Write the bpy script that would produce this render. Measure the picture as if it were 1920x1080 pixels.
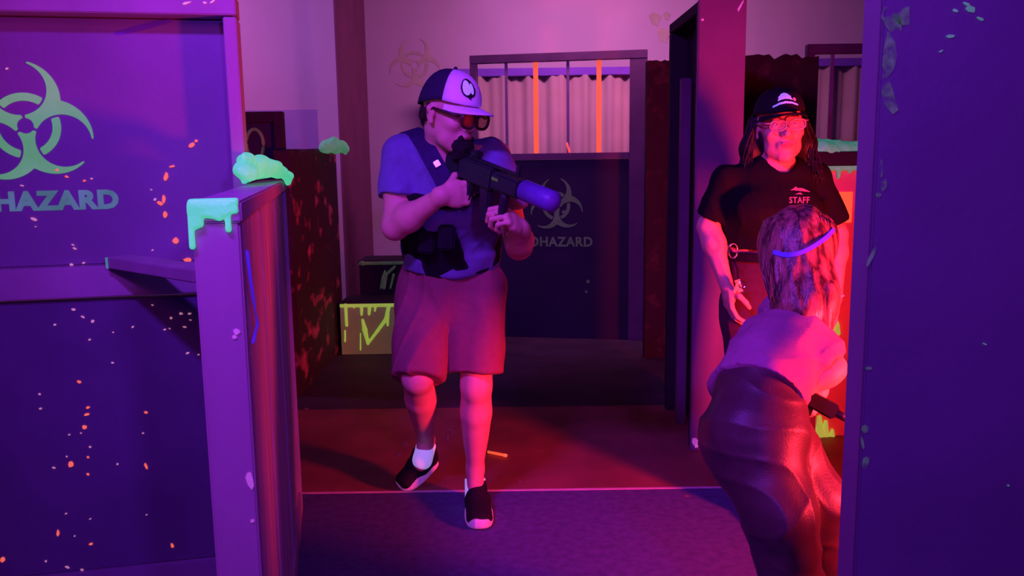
import bpy, bmesh, math, random
import numpy as np
from mathutils import Vector, Matrix

random.seed(7)
rng = np.random.default_rng(7)
SC = bpy.context.scene
COL = SC.collection
for _o in list(bpy.data.objects):
    bpy.data.objects.remove(_o)

# ------------------------------------------------------------------ camera
CAM_H = 1.39
PITCH = math.radians(8.78)
ROLL = math.radians(0.8)
FOC = 1600.0
_f = Vector((0, math.cos(PITCH), -math.sin(PITCH)))
_r0 = Vector((1, 0, 0))
_u0 = Vector((0, math.sin(PITCH), math.cos(PITCH)))
_r = _r0 * math.cos(ROLL) - _u0 * math.sin(ROLL)
_u = _u0 * math.cos(ROLL) + _r0 * math.sin(ROLL)
EYE = Vector((0, 0, CAM_H))
cam_d = bpy.data.cameras.new('camera')
cam_d.sensor_width = 36.0
cam_d.lens = FOC / 1920.0 * 36.0
cam_d.clip_start = 0.05
cam = bpy.data.objects.new('camera', cam_d)
COL.objects.link(cam)
_m = Matrix((( _r.x, _u.x, -_f.x, EYE.x), (_r.y, _u.y, -_f.y, EYE.y), (_r.z, _u.z, -_f.z, EYE.z), (0, 0, 0, 1)))
cam.matrix_world = _m
SC.camera = cam

# ------------------------------------------------------------------ world, lamps, exposure
SC.view_settings.view_transform = 'Standard'
SC.view_settings.look = 'None'
SC.view_settings.gamma = 1.0
SC.view_settings.use_curve_mapping = False
SC.view_settings.exposure = 0.0
W = bpy.data.worlds.new('dark_hall')
SC.world = W
W.use_nodes = True
W.node_tree.nodes['Background'].inputs[0].default_value = (0.20, 0.045, 0.5, 1)
W.node_tree.nodes['Background'].inputs[1].default_value = 0.03


def area(name, loc, target, power, color, size, size_y=None, spread=180):
    d = bpy.data.lights.new(name, 'AREA')
    d.energy = power
    d.color = color
    d.shape = 'RECTANGLE'
    d.size = size
    d.size_y = size_y or size
    d.spread = math.radians(spread)
    o = bpy.data.objects.new(name, d)
    COL.objects.link(o)
    o.location = loc
    v = Vector(target) - Vector(loc)
    o.rotation_euler = v.to_track_quat('-Z', 'Y').to_euler()
    return o


UV = (0.27, 0.035, 1.0)
area('blacklight_lamp', (0.70, -0.65, 2.02), (-0.9, 2.6, 0.9), 22, (0.30, 0.04, 1.0), 0.16, 0.12, 150)
area('blacklight_lamp', (-0.95, 0.6, 2.9), (0.15, 3.0, 1.1), 21, UV, 0.5, 0.12, 84)
area('pink_lamp', (-0.25, -0.6, 2.6), (-0.4, 2.2, 0.6), 12, (1.0, 0.06, 0.75), 1.2, 0.7)
area('magenta_lamp', (0.85, 6.1, 3.05), (0.7, 8.2, 1.5), 34, (1.0, 0.25, 0.80), 0.8, 0.3, 150)
area('violet_lamp', (-2.6, 5.2, 3.0), (-2.2, 7.2, 1.5), 19, (0.72, 0.20, 1.0), 0.6, 0.3, 150)
area('red_lamp', (1.60, 1.80, 0.74), (0.62, 3.0, 0.86), 42, (1.0, 0.025, 0.055), 0.2, 0.3, 108)


# ------------------------------------------------------------------ helpers
def ray(px, py):
    return _f * FOC + _r * (px - 960.0) + _u * (540.0 - py)


def P(px, py, Y):
    d = ray(px, py)
    return EYE + d * (Y / d.y)


def G(px, py, z=0.0):
    d = ray(px, py)
    return EYE + d * ((z - CAM_H) / d.z)


def lin(c):
    return tuple(((v / 255.0) / 12.92 if v / 255.0 <= 0.04045 else ((v / 255.0 + 0.055) / 1.055) ** 2.4) for v in c)


def mat(name, rgb, rough=0.6, var=0.12, scale=18.0, bump=0.15, metal=0.0, emit=0.0, emit_rgb=None, spec=0.4,
        rgb2=None, stretch=(1, 1, 1), tint=False, lo=0.35, hi=0.7, detail=6.0, sheen=0.0, alpha=1.0, trans=0.0, bscale=None):
    m = bpy.data.materials.new(name)
    m.use_nodes = True
    nt = m.node_tree
    b = nt.nodes['Principled BSDF']
    L = nt.links
    tc = nt.nodes.new('ShaderNodeTexCoord')
    mp = nt.nodes.new('ShaderNodeMapping')
    mp.inputs['Scale'].default_value = stretch
    L.new(tc.outputs['Object'], mp.inputs['Vector'])
    n = nt.nodes.new('ShaderNodeTexNoise')
    n.inputs['Scale'].default_value = scale
    n.inputs['Detail'].default_value = detail
    L.new(mp.outputs['Vector'], n.inputs['Vector'])
    rp = nt.nodes.new('ShaderNodeValToRGB')
    c = lin(rgb)
    c2 = lin(rgb2) if rgb2 else tuple(min(1, v * (1 + var)) for v in c)
    c1 = c if rgb2 else tuple(v * (1 - var) for v in c)
    rp.color_ramp.elements[0].position = lo
    rp.color_ramp.elements[1].position = hi
    rp.color_ramp.elements[0].color = (*c1, 1)
    rp.color_ramp.elements[1].color = (*c2, 1)
    L.new(n.outputs['Fac'], rp.inputs['Fac'])
    out = rp.outputs['Color']
    if tint:
        at = nt.nodes.new('ShaderNodeAttribute')
        at.attribute_name = 'Tint'
        mx = nt.nodes.new('ShaderNodeMix')
        mx.data_type = 'RGBA'
        mx.blend_type = 'MULTIPLY'
        mx.inputs['Factor'].default_value = 1.0
        L.new(out, mx.inputs['A'])
        L.new(at.outputs['Color'], mx.inputs['B'])
        out = mx.outputs['Result']
    L.new(out, b.inputs['Base Color'])
    b.inputs['Roughness'].default_value = rough
    b.inputs['Metallic'].default_value = metal
    b.inputs['Specular IOR Level'].default_value = spec
    if sheen:
        b.inputs['Sheen Weight'].default_value = sheen
    if trans:
        b.inputs['Transmission Weight'].default_value = trans
    b.inputs['Alpha'].default_value = alpha
    if bump:
        n2 = nt.nodes.new('ShaderNodeTexNoise')
        n2.inputs['Scale'].default_value = bscale or scale * 4
        n2.inputs['Detail'].default_value = 4
        L.new(mp.outputs['Vector'], n2.inputs['Vector'])
        bp = nt.nodes.new('ShaderNodeBump')
        bp.inputs['Strength'].default_value = bump
        bp.inputs['Distance'].default_value = 0.01
        L.new(n2.outputs['Fac'], bp.inputs['Height'])
        L.new(bp.outputs['Normal'], b.inputs['Normal'])
    if emit:
        b.inputs['Emission Strength'].default_value = emit
        b.inputs['Emission Color'].default_value = (*lin(emit_rgb or rgb), 1)
    return m


M = {}
M['panel'] = mat('violet_black_paint', (140, 120, 158), 0.5, 0.10, 3, 0.08, bscale=60)
M['panel_low'] = mat('shaded_violet_paint', (106, 92, 134), 0.55, 0.14, 3, 0.08, bscale=60)  # panel paint darkened to stand for the half wall's shadow
M['frame'] = mat('painted_lumber', (178, 150, 178), 0.5, 0.12, 5, 0.12, stretch=(1, 1, .25))
M['board'] = mat('grey_boards', (186, 178, 192), 0.65, 0.22, 7, 0.2, stretch=(3, 3, .3))
M['rwall'] = mat('navy_paint', (96, 82, 124), 0.5, 0.12, 2.5, 0.08, bscale=50)
M['rwall_end'] = mat('navy_paint_lit', (150, 126, 170), 0.5, 0.12, 2.5, 0.08, bscale=50)  # same wall paint, lightened for the blacklight falling on the end
M['post'] = mat('dusty_plum_paint', (128, 96, 128), 0.55, 0.12, 3, 0.08, bscale=50)
M['pale'] = mat('pale_plaster', (205, 198, 200), 0.8, 0.06, 1.2, 0.05, bscale=40)
M['pale_low'] = mat('pale_plaster_lower', (172, 158, 196), 0.8, 0.06, 1.2, 0.05, bscale=40)
M['pillar_shade'] = mat('shaded_pillar_plaster', (140, 82, 112), 0.7, 0.1, 3, 0.08)  # plaster colour darkened to stand for the pillar's unlit side
M['ceil'] = mat('black_ceiling', (30, 28, 34), 0.9, 0.1, 3, 0.05)
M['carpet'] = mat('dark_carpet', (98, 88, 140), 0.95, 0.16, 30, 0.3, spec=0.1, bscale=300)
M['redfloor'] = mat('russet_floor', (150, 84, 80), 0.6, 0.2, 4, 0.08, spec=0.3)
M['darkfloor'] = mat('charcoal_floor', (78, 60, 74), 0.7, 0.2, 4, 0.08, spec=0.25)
M['seam'] = mat('seam_strip', (235, 200, 215), 0.5, 0.1, 20, 0)
M['black_panel'] = mat('black_panel_paint', (46, 38, 62), 0.6, 0.15, 3, 0.08)
M['plum'] = mat('plum_lumber', (112, 78, 108), 0.6, 0.15, 5, 0.1)
M['dark'] = mat('near_black_wood', (44, 34, 44), 0.75, 0.2, 8, 0.15)
M['rust'] = mat('rust_spattered_paint', (52, 34, 40), 0.75, 0.2, 9, 0.5, rgb2=(190, 110, 130), lo=0.56, hi=0.72, stretch=(1, .6, 1))
M['brown'] = mat('dark_brown_foam', (58, 40, 42), 0.9, 0.2, 10, 0.6, rgb2=(104, 76, 66), lo=0.55, hi=0.8)
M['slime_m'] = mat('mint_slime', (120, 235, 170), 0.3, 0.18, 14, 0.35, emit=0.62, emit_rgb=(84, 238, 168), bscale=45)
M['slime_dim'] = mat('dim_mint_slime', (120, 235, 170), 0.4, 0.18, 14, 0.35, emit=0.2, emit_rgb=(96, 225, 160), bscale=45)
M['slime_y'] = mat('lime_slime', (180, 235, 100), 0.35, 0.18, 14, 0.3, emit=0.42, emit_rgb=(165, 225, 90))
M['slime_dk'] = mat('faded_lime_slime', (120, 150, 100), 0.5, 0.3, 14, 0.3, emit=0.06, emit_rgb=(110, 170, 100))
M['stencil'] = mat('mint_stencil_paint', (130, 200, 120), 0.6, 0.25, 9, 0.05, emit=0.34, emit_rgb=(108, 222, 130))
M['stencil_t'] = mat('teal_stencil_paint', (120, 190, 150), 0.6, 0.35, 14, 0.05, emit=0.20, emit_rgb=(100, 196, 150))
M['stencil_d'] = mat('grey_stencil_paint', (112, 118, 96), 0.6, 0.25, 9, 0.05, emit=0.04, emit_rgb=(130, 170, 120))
M['stencil_f'] = mat('faded_stencil_paint', (196, 196, 165), 0.8, 0.1, 9, 0.0)
M['fleck'] = mat('orange_paint_fleck', (255, 130, 90), 0.5, 0.2, 40, 0, emit=0.75, emit_rgb=(255, 110, 80))
M['fleck_p'] = mat('pink_paint_fleck', (250, 180, 190), 0.5, 0.2, 40, 0, emit=0.35, emit_rgb=(255, 170, 190))
M['orange'] = mat('orange_bar_paint', (255, 110, 60), 0.5, 0.08, 10, 0, emit=0.75, emit_rgb=(255, 100, 60))
M['greybar'] = mat('grey_bar_paint', (150, 130, 160), 0.5, 0.1, 10, 0)
M['curtain'] = mat('pale_curtain', (172, 158, 146), 0.9, 0.06, 4, 0.05)
M['vtrim'] = mat('violet_trim', (120, 80, 190), 0.7, 0.1, 6, 0)
M['crate'] = mat('grey_crate_paint', (128, 124, 108), 0.7, 0.15, 6, 0.1, emit=0.13, emit_rgb=(140, 140, 110))
M['crate_d'] = mat('black_crate_paint', (34, 30, 38), 0.7, 0.2, 6, 0.1)
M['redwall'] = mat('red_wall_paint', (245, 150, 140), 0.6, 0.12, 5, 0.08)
M['skin'] = mat('skin', (224, 172, 150), 0.5, 0.05, 30, 0.05, tint=True, spec=0.4, bscale=160)
M['skin_w'] = mat('skin_woman', (222, 168, 146), 0.5, 0.05, 30, 0.05, tint=True, spec=0.35, bscale=160)
M['shirt'] = mat('slate_blue_cotton', (112, 112, 168), 0.9, 0.06, 40, 0.12, spec=0.15, sheen=0.1, bscale=320)
M['shorts'] = mat('dusty_rose_twill', (150, 88, 98), 0.85, 0.06, 40, 0.12, spec=0.15, bscale=320)
M['black_cloth'] = mat('black_cloth', (26, 22, 34), 0.85, 0.15, 30, 0.15, spec=0.15, bscale=260)
M['navy_cloth'] = mat('navy_webbing', (52, 40, 84), 0.85, 0.15, 30, 0.15, spec=0.15, bscale=260)
M['wshirt'] = mat('black_cotton', (24, 20, 26), 0.9, 0.1, 30, 0.12, spec=0.12, bscale=320)
M['wpants'] = mat('dark_trousers', (78, 46, 64), 0.8, 0.1, 30, 0.12, spec=0.2, bscale=320)
M['gshirt'] = mat('mauve_cotton', (176, 120, 160), 0.9, 0.06, 40, 0.12, spec=0.15, bscale=320)
M['gpants'] = mat('shiny_dark_nylon', (84, 58, 68), 0.42, 0.12, 30, 0.1, spec=0.5, bscale=200)
M['hair_d'] = mat('dark_hair', (34, 24, 26), 0.5, 0.3, 60, 0.3, spec=0.4, stretch=(1, 1, .1))
M['hair_b'] = mat('brown_hair', (84, 54, 54), 0.30, 0.22, 55, 0.25, spec=0.6, stretch=(1, 1, .10), rgb2=(206, 140, 128), lo=.38, hi=.66)
M['beard'] = mat('black_beard', (22, 18, 22), 0.8, 0.3, 80, 0.6)
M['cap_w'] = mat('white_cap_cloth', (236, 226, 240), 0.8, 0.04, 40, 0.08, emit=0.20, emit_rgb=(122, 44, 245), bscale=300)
M['cap_d'] = mat('navy_cap_mesh', (40, 32, 66), 0.85, 0.15, 60, 0.3, bscale=300)
M['cap_b'] = mat('black_cap_cloth', (22, 18, 26), 0.85, 0.1, 40, 0.1)
M['lav'] = mat('lavender_print', (200, 190, 255), 0.6, 0.06, 30, 0, emit=0.55, emit_rgb=(150, 130, 255))
M['pinkprint'] = mat('pink_print', (190, 120, 150), 0.7, 0.15, 60, 0, emit=0.05, emit_rgb=(200, 110, 150))
M['reddot'] = mat('red_print', (235, 130, 170), 0.7, 0.06, 30, 0, emit=0.3, emit_rgb=(230, 110, 180))
M['ink'] = mat('black_ink', (24, 18, 34), 0.7, 0.1, 30, 0)
M['gun'] = mat('black_gun_plastic', (38, 32, 48), 0.45, 0.12, 20, 0.05)
M['muzzle'] = mat('violet_muzzle_plastic', (100, 70, 168), 0.45, 0.08, 20, 0.02)
M['glass_f'] = mat('dark_tortoise_frame', (66, 36, 38), 0.35, 0.2, 60, 0)
M['wire'] = mat('pale_glasses_frame', (208, 176, 176), 0.3, 0.1, 60, 0, metal=0.4)
M['lens_o'] = mat('amber_lens', (235, 92, 40), 0.1, 0.02, 10, 0, alpha=0.55)
M['lens_c'] = mat('clear_lens', (240, 200, 205), 0.06, 0.02, 10, 0, alpha=0.16, spec=0.9)
M['eye'] = mat('eye_white', (235, 225, 225), 0.25, 0.03, 20, 0)
M['iris'] = mat('dark_iris', (44, 28, 24), 0.2, 0.1, 30, 0)
M['shoe'] = mat('black_knit', (20, 17, 24), 0.8, 0.15, 80, 0.3, bscale=300)
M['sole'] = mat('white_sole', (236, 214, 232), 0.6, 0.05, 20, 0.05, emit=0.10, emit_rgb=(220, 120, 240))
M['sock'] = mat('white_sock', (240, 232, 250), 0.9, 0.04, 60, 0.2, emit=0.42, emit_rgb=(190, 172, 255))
M['metal'] = mat('steel', (190, 188, 196), 0.25, 0.1, 30, 0, metal=1.0)
M['neon'] = mat('red_glow_plastic', (255, 70, 70), 0.4, 0.05, 20, 0, emit=1.6, emit_rgb=(255, 60, 70))
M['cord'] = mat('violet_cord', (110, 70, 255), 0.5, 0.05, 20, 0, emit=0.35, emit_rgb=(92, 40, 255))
M['tape'] = mat('pink_tape', (240, 190, 225), 0.6, 0.12, 60, 0.3, emit=0.2, emit_rgb=(225, 120, 225))
M['smear'] = mat('rubbed_mint_smear', (120, 150, 130), 0.7, 0.25, 9, 0.05, emit=0.05, emit_rgb=(120, 200, 150))
_nt = M['smear'].node_tree
_n = _nt.nodes.new('ShaderNodeTexNoise')
_n.inputs['Scale'].default_value = 34
_n.inputs['Detail'].default_value = 5
_rp = _nt.nodes.new('ShaderNodeValToRGB')
_rp.color_ramp.elements[0].position = .42
_rp.color_ramp.elements[1].position = .68
_tc = _nt.nodes.new('ShaderNodeTexCoord')
_nt.links.new(_tc.outputs['Object'], _n.inputs['Vector'])
_nt.links.new(_n.outputs['Fac'], _rp.inputs['Fac'])
_nt.links.new(_rp.outputs['Color'], _nt.nodes['Principled BSDF'].inputs['Alpha'])
M['scuff'] = mat('grey_scuff', (150, 120, 118), 0.8, 0.2, 30, 0)


def tag(o, label=None, cat=None, group=None, kind=None):
    if label:
        o['label'] = label
    if cat:
        o['category'] = cat
    if group:
        o['group'] = group
    if kind:
        o['kind'] = kind
    return o


def empty(name, loc, label, cat, group=None):
    o = bpy.data.objects.new(name, None)
    o.empty_display_size = 0.1
    COL.objects.link(o)
    o.location = loc
    return tag(o, label, cat, group)


def link(name, me, m, parent=None, smooth=False):
    """mesh data is in world coordinates; children keep them through the parent's translation"""
    if m is not None and not me.materials:
        me.materials.append(m)
    if smooth:
        me.polygons.foreach_set('use_smooth', np.ones(len(me.polygons), dtype=bool))
    o = bpy.data.objects.new(name, me)
    COL.objects.link(o)
    if parent is not None:
        o.parent = parent
        root = parent
        off = Vector((0, 0, 0))
        while root is not None:
            off += root.location
            root = root.parent
        o.location = -off
    return o


class MB:
    def __init__(self):
        self.v, self.f = [], []

    def add(self, vs, fs):
        b = len(self.v)
        self.v += [tuple(p) for p in vs]
        self.f += [tuple(i + b for i in q) for q in fs]
        return self

    def hexa(self, c):
        """8 corners: bottom ring 0-3, top ring 4-7"""
        return self.add(c, [(3, 2, 1, 0), (4, 5, 6, 7), (0, 1, 5, 4), (1, 2, 6, 5), (2, 3, 7, 6), (3, 0, 4, 7)])

    def box(self, x0, x1, y0, y1, z0, z1):
        return self.hexa([(x0, y0, z0), (x1, y0, z0), (x1, y1, z0), (x0, y1, z0), (x0, y0, z1), (x1, y0, z1), (x1, y1, z1), (x0, y1, z1)])

    def obox(self, c, ax, h):
        c = Vector(c)
        a, b, d = [Vector(v) for v in ax]
        pts = []
        for sz in (-1, 1):
            for sx, sy in ((-1, -1), (1, -1), (1, 1), (-1, 1)):
                pts.append(c + a * h[0] * sx + b * h[1] * sy + d * h[2] * sz)
        return self.hexa(pts)

    def prism(self, poly, ext):
        """polygon points (world, planar) extruded by vector ext"""
        n = len(poly)
        e = Vector(ext)
        a = [Vector(p) for p in poly]
        vs = a + [p + e for p in a]
        fs = [tuple(range(n - 1, -1, -1)), tuple(range(n, 2 * n))]
        fs += [(i, (i + 1) % n, n + (i + 1) % n, n + i) for i in range(n)]
        return self.add(vs, fs)

    def tube(self, pts, r, n=8, closed=False, flat=None):
        pts = [Vector(p) for p in pts]
        k = len(pts)
        rr = r if isinstance(r, (list, tuple)) else [r] * k
        vs, fs = [], []
        up = Vector((0, 0, 1))
        for i, p in enumerate(pts):
            if closed:
                d = pts[(i + 1) % k] - pts[i - 1]
            else:
                d = pts[min(i + 1, k - 1)] - pts[max(i - 1, 0)]
            d.normalize()
            s = d.cross(up)
            if s.length < 1e-3:
                s = d.cross(Vector((1, 0, 0)))
            s.normalize()
            t = s.cross(d)
            for j in range(n):
                a = 2 * math.pi * j / n
                vs.append(p + (s * math.cos(a) + t * math.sin(a)) * rr[i])
        m = k if closed else k - 1
        for i in range(m):
            for j in range(n):
                a, b = i * n + j, i * n + (j + 1) % n
                c, d = ((i + 1) % k) * n + (j + 1) % n, ((i + 1) % k) * n + j
                fs.append((a, b, c, d))
        if not closed:
            fs.append(tuple(range(n - 1, -1, -1)))
            fs.append(tuple(range((k - 1) * n, k * n)))
        return self.add(vs, fs)

    def mesh(self, name, bevel=0.0):
        me = bpy.data.meshes.new(name)
        me.from_pydata(self.v, [], self.f)
        bm = bmesh.new()
        bm.from_mesh(me)
        bmesh.ops.recalc_face_normals(bm, faces=bm.faces)
        if bevel:
            bmesh.ops.bevel(bm, geom=list(bm.edges), offset=bevel, segments=2, affect='EDGES', clamp_overlap=True)
        bm.to_mesh(me)
        bm.free()
        return me

    def build(self, name, m, parent=None, bevel=0.0, smooth=False):
        return link(name, self.mesh(name, bevel), m, parent, smooth)


class Plane:
    """vertical plane: u along the wall, n towards the viewer's side"""
    def __init__(self, A, deg):
        a = math.radians(deg)
        self.A = Vector((A[0], A[1], 0))
        self.t = Vector((math.cos(a), math.sin(a), 0))
        self.n = Vector((math.sin(a), -math.cos(a), 0))

    def uz(self, px, py, n=0.0):
        d = ray(px, py)
        o = self.A + self.n * n
        s = (o - EYE).dot(self.n) / d.dot(self.n)
        p = EYE + d * s
        return (p - self.A).dot(self.t), p.z

    def w(self, u, z, n=0.0):
        return self.A + self.t * u + self.n * n + Vector((0, 0, z))

    def box(self, mb, u0, u1, z0, z1, n0, n1):
        c = [self.w(u0, z0, n1), self.w(u1, z0, n1), self.w(u1, z0, n0), self.w(u0, z0, n0)]
        c += [self.w(u0, z1, n1), self.w(u1, z1, n1), self.w(u1, z1, n0), self.w(u0, z1, n0)]
        return mb.hexa(c)


def bx(pl, name, m, parent, u0, u1, z0, z1, n0, n1, bevel=0.003):
    mb = MB()
    pl.box(mb, u0, u1, z0, z1, n0, n1)
    return mb.build(name, m, parent, bevel)


# ---- implicit bodies -------------------------------------------------------
def ortho(x, y):
    x = Vector(x).normalized()
    y = Vector(y)
    y = (y - x * y.dot(x)).normalized()
    return x, y, x.cross(y)


class Field:
    def __init__(self, prims, h, pad=0.03):
        lo = np.full(3, 1e9)
        hi = np.full(3, -1e9)
        self.h = h
        for p in prims:
            if p[0] == '-':
                continue
            a, b = self.bounds(p)
            lo = np.minimum(lo, a)
            hi = np.maximum(hi, b)
        self.lo = lo - pad
        n = np.ceil((hi + pad - self.lo) / h).astype(int) + 1
        self.n = n
        self.f = np.full(tuple(n), 1.0, dtype=np.float32)
        self.ax = [(self.lo[i] + np.arange(n[i]) * h).astype(np.float32) for i in range(3)]
        for p in prims:
            self.apply(p)

    @staticmethod
    def bounds(p):
        q = p[1:] if p[0] == '-' else p
        if q[0] in 'cf':
            a, b = np.array(q[1]), np.array(q[2])
            r = max(q[3], q[4])
            return np.minimum(a, b) - r, np.maximum(a, b) + r
        if q[0] == 'x':
            a, b = np.array(q[1]), np.array(q[2])
            r = max(*q[4], *q[5])
            return np.minimum(a, b) - r, np.maximum(a, b) + r
        if q[0] in 'eb':
            r = math.sqrt(sum(v * v for v in q[3])) if q[0] == 'b' else max(q[3])
            c = np.array(q[1])
            return c - r, c + r
        raise ValueError(q[0])

    def apply(self, p):
        sub = p[0] == '-'
        q = p[1:] if sub else p
        k = q[-1]
        a, b = self.bounds(p)
        pad = k + 3 * self.h + 0.012
        i0 = np.clip(np.floor((a - pad - self.lo) / self.h).astype(int), 0, self.n - 1)
        i1 = np.clip(np.ceil((b + pad - self.lo) / self.h).astype(int) + 1, 0, self.n)
        if np.any(i1 <= i0):
            return
        X = self.ax[0][i0[0]:i1[0]][:, None, None]
        Y = self.ax[1][i0[1]:i1[1]][None, :, None]
        Z = self.ax[2][i0[2]:i1[2]][None, None, :]
        d = self.dist(q, X, Y, Z)
        sl = tuple(slice(i0[i], i1[i]) for i in range(3))
        f = self.f[sl]
        if sub:
            hh = np.clip(0.5 - 0.5 * (f + d) / k, 0, 1)
            self.f[sl] = f * (1 - hh) - d * hh + k * hh * (1 - hh)
        else:
            hh = np.clip(0.5 + 0.5 * (f - d) / k, 0, 1)
            self.f[sl] = f * (1 - hh) + d * hh - k * hh * (1 - hh)

    @staticmethod
    def dist(q, X, Y, Z):
        if q[0] in 'cf':
            p0, p1, r0, r1 = Vector(q[1]), Vector(q[2]), q[3], q[4]
            v = p1 - p0
            L2 = max(v.length_squared, 1e-9)
            x, y, z = X - p0.x, Y - p0.y, Z - p0.z
            t0 = (x * v.x + y * v.y + z * v.z) / L2
            t = np.clip(t0, 0, 1)
            d = np.sqrt((x - t * v.x) ** 2 + (y - t * v.y) ** 2 + (z - t * v.z) ** 2) - (r0 + t * (r1 - r0))
            if q[0] == 'f':
                d = np.maximum(d, (t0 - 1) * math.sqrt(L2))
            return d
        if q[0] == 'x':
            p0, p1, side, w0, w1 = Vector(q[1]), Vector(q[2]), Vector(q[3]), q[4], q[5]
            v = p1 - p0
            L = max(v.length, 1e-6)
            a, s, o = ortho(v, side)
            x, y, z = X - p0.x, Y - p0.y, Z - p0.z
            tt = x * a.x + y * a.y + z * a.z
            t = np.clip(tt / L, 0, 1)
            A = w0[0] + t * (w1[0] - w0[0])
            B = w0[1] + t * (w1[1] - w0[1])
            us = (x * s.x + y * s.y + z * s.z)
            vs = (x * o.x + y * o.y + z * o.z)
            ws = tt - t * L
            m = np.minimum(A, B)
            d = (np.sqrt((us / A) ** 2 + (vs / B) ** 2 + (ws / m) ** 2) - 1) * m
            if len(q) > 7 and q[6] == 'flat':
                d = np.maximum(d, np.maximum(tt - L, -tt if q[7] == 'both' else -1.0))
            return d
        if q[0] == 'e':
            c, A, r = Vector(q[1]), q[2], q[3]
            x, y, z = X - c.x, Y - c.y, Z - c.z
            k0 = 0
            k1 = 0
            for i in range(3):
                a = A[i]
                w = x * a[0] + y * a[1] + z * a[2]
                k0 = k0 + (w / r[i]) ** 2
                k1 = k1 + (w / (r[i] * r[i])) ** 2
            k0 = np.sqrt(k0)
            k1 = np.sqrt(k1) + 1e-9
            return k0 * (k0 - 1) / k1
        if q[0] == 'b':
            c, A, r, rd = Vector(q[1]), q[2], q[3], q[4]
            x, y, z = X - c.x, Y - c.y, Z - c.z
            o = 0
            ins = None
            for i in range(3):
                a = A[i]
                w = np.abs(x * a[0] + y * a[1] + z * a[2]) - (r[i] - rd)
                o = o + np.maximum(w, 0) ** 2
                ins = w if ins is None else np.maximum(ins, w)
            return np.sqrt(o) + np.minimum(ins, 0) - rd

    def nets(self):
        f, h = self.f, self.h
        s = f < 0
        c = np.zeros(tuple(self.n - 1), np.uint8)
        offs = [(a, b, d) for a in (0, 1) for b in (0, 1) for d in (0, 1)]
        n = self.n
        for a, b, d in offs:
            c += s[a:n[0] - 1 + a, b:n[1] - 1 + b, d:n[2] - 1 + d]
        act = (c > 0) & (c < 8)
        ijk = np.argwhere(act)
        idx = np.full(act.shape, -1, np.int32)
        idx[act] = np.arange(len(ijk))
        vals = {o: f[ijk[:, 0] + o[0], ijk[:, 1] + o[1], ijk[:, 2] + o[2]] for o in offs}
        acc = np.zeros((len(ijk), 3))
        cnt = np.zeros(len(ijk))
        for o in offs:
            for axx in range(3):
                if o[axx]:
                    continue
                o2 = list(o)
                o2[axx] = 1
                fa, fb = vals[o], vals[tuple(o2)]
                m = (fa < 0) != (fb < 0)
                t = np.where(m, fa / np.where(m, fa - fb, 1), 0)
                p = np.repeat(np.array(o, float)[None], len(ijk), 0)
                p[:, axx] += t
                acc += p * m[:, None]
                cnt += m
        V = self.lo + (ijk + acc / cnt[:, None]) * h
        Q = []
        for axx in range(3):
            a2, a3 = (axx + 1) % 3, (axx + 2) % 3
            sl0 = [slice(None)] * 3
            sl1 = [slice(None)] * 3
            sl0[axx] = slice(0, n[axx] - 1)
            sl1[axx] = slice(1, n[axx])
            s0 = s[tuple(sl0)]
            e = s0 != s[tuple(sl1)]
            q = np.argwhere(e)
            ok = (q[:, a2] >= 1) & (q[:, a3] >= 1) & (q[:, a2] < n[a2] - 1) & (q[:, a3] < n[a3] - 1)
            q = q[ok]
            ins = s0[q[:, 0], q[:, 1], q[:, 2]]
            cs = []
            for d2, d3 in ((-1, -1), (0, -1), (0, 0), (-1, 0)):
                qq = q.copy()
                qq[:, a2] += d2
                qq[:, a3] += d3
                cs.append(idx[qq[:, 0], qq[:, 1], qq[:, 2]])
            cs = np.stack(cs, 1)
            cs[~ins] = cs[~ins][:, ::-1]
            Q.append(cs)
        return V, np.concatenate(Q)


def np_mesh(name, V, Q):
    me = bpy.data.meshes.new(name)
    me.vertices.add(len(V))
    me.vertices.foreach_set('co', np.asarray(V, np.float32).ravel())
    k = Q.shape[1]
    me.loops.add(Q.size)
    me.loops.foreach_set('vertex_index', Q.astype(np.int32).ravel())
    me.polygons.add(len(Q))
    me.polygons.foreach_set('loop_start', np.arange(0, Q.size, k, dtype=np.int32))
    me.update(calc_edges=True)
    return me


def vnormals(V, Q):
    a = V[Q[:, 2]] - V[Q[:, 0]]
    b = V[Q[:, 3]] - V[Q[:, 1]]
    fn = np.cross(a, b)
    N = np.zeros_like(V)
    for j in range(4):
        np.add.at(N, Q[:, j], fn)
    return N / (np.linalg.norm(N, axis=1, keepdims=True) + 1e-9)


def folds(V, seed, amp, freq, squash=(1, 1, 1)):
    r = np.random.default_rng(seed)
    p = V * np.array(squash)
    out = np.zeros(len(V))
    w = np.stack([np.sin(p @ r.normal(0, freq * .5, 3) + r.uniform(0, 6)) for _ in range(3)], 1) * .6
    for i in range(5):
        k = r.normal(0, 1, 3)
        k = k / np.linalg.norm(k) * freq * r.uniform(.6, 1.8)
        s = np.sin(p @ k + r.uniform(0, 6) + w @ r.normal(0, 1.4, 3))
        out += (1 - np.abs(s)) ** 2 * r.uniform(.5, 1) if i % 2 else s * r.uniform(.3, .7)
    return out * amp


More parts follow.
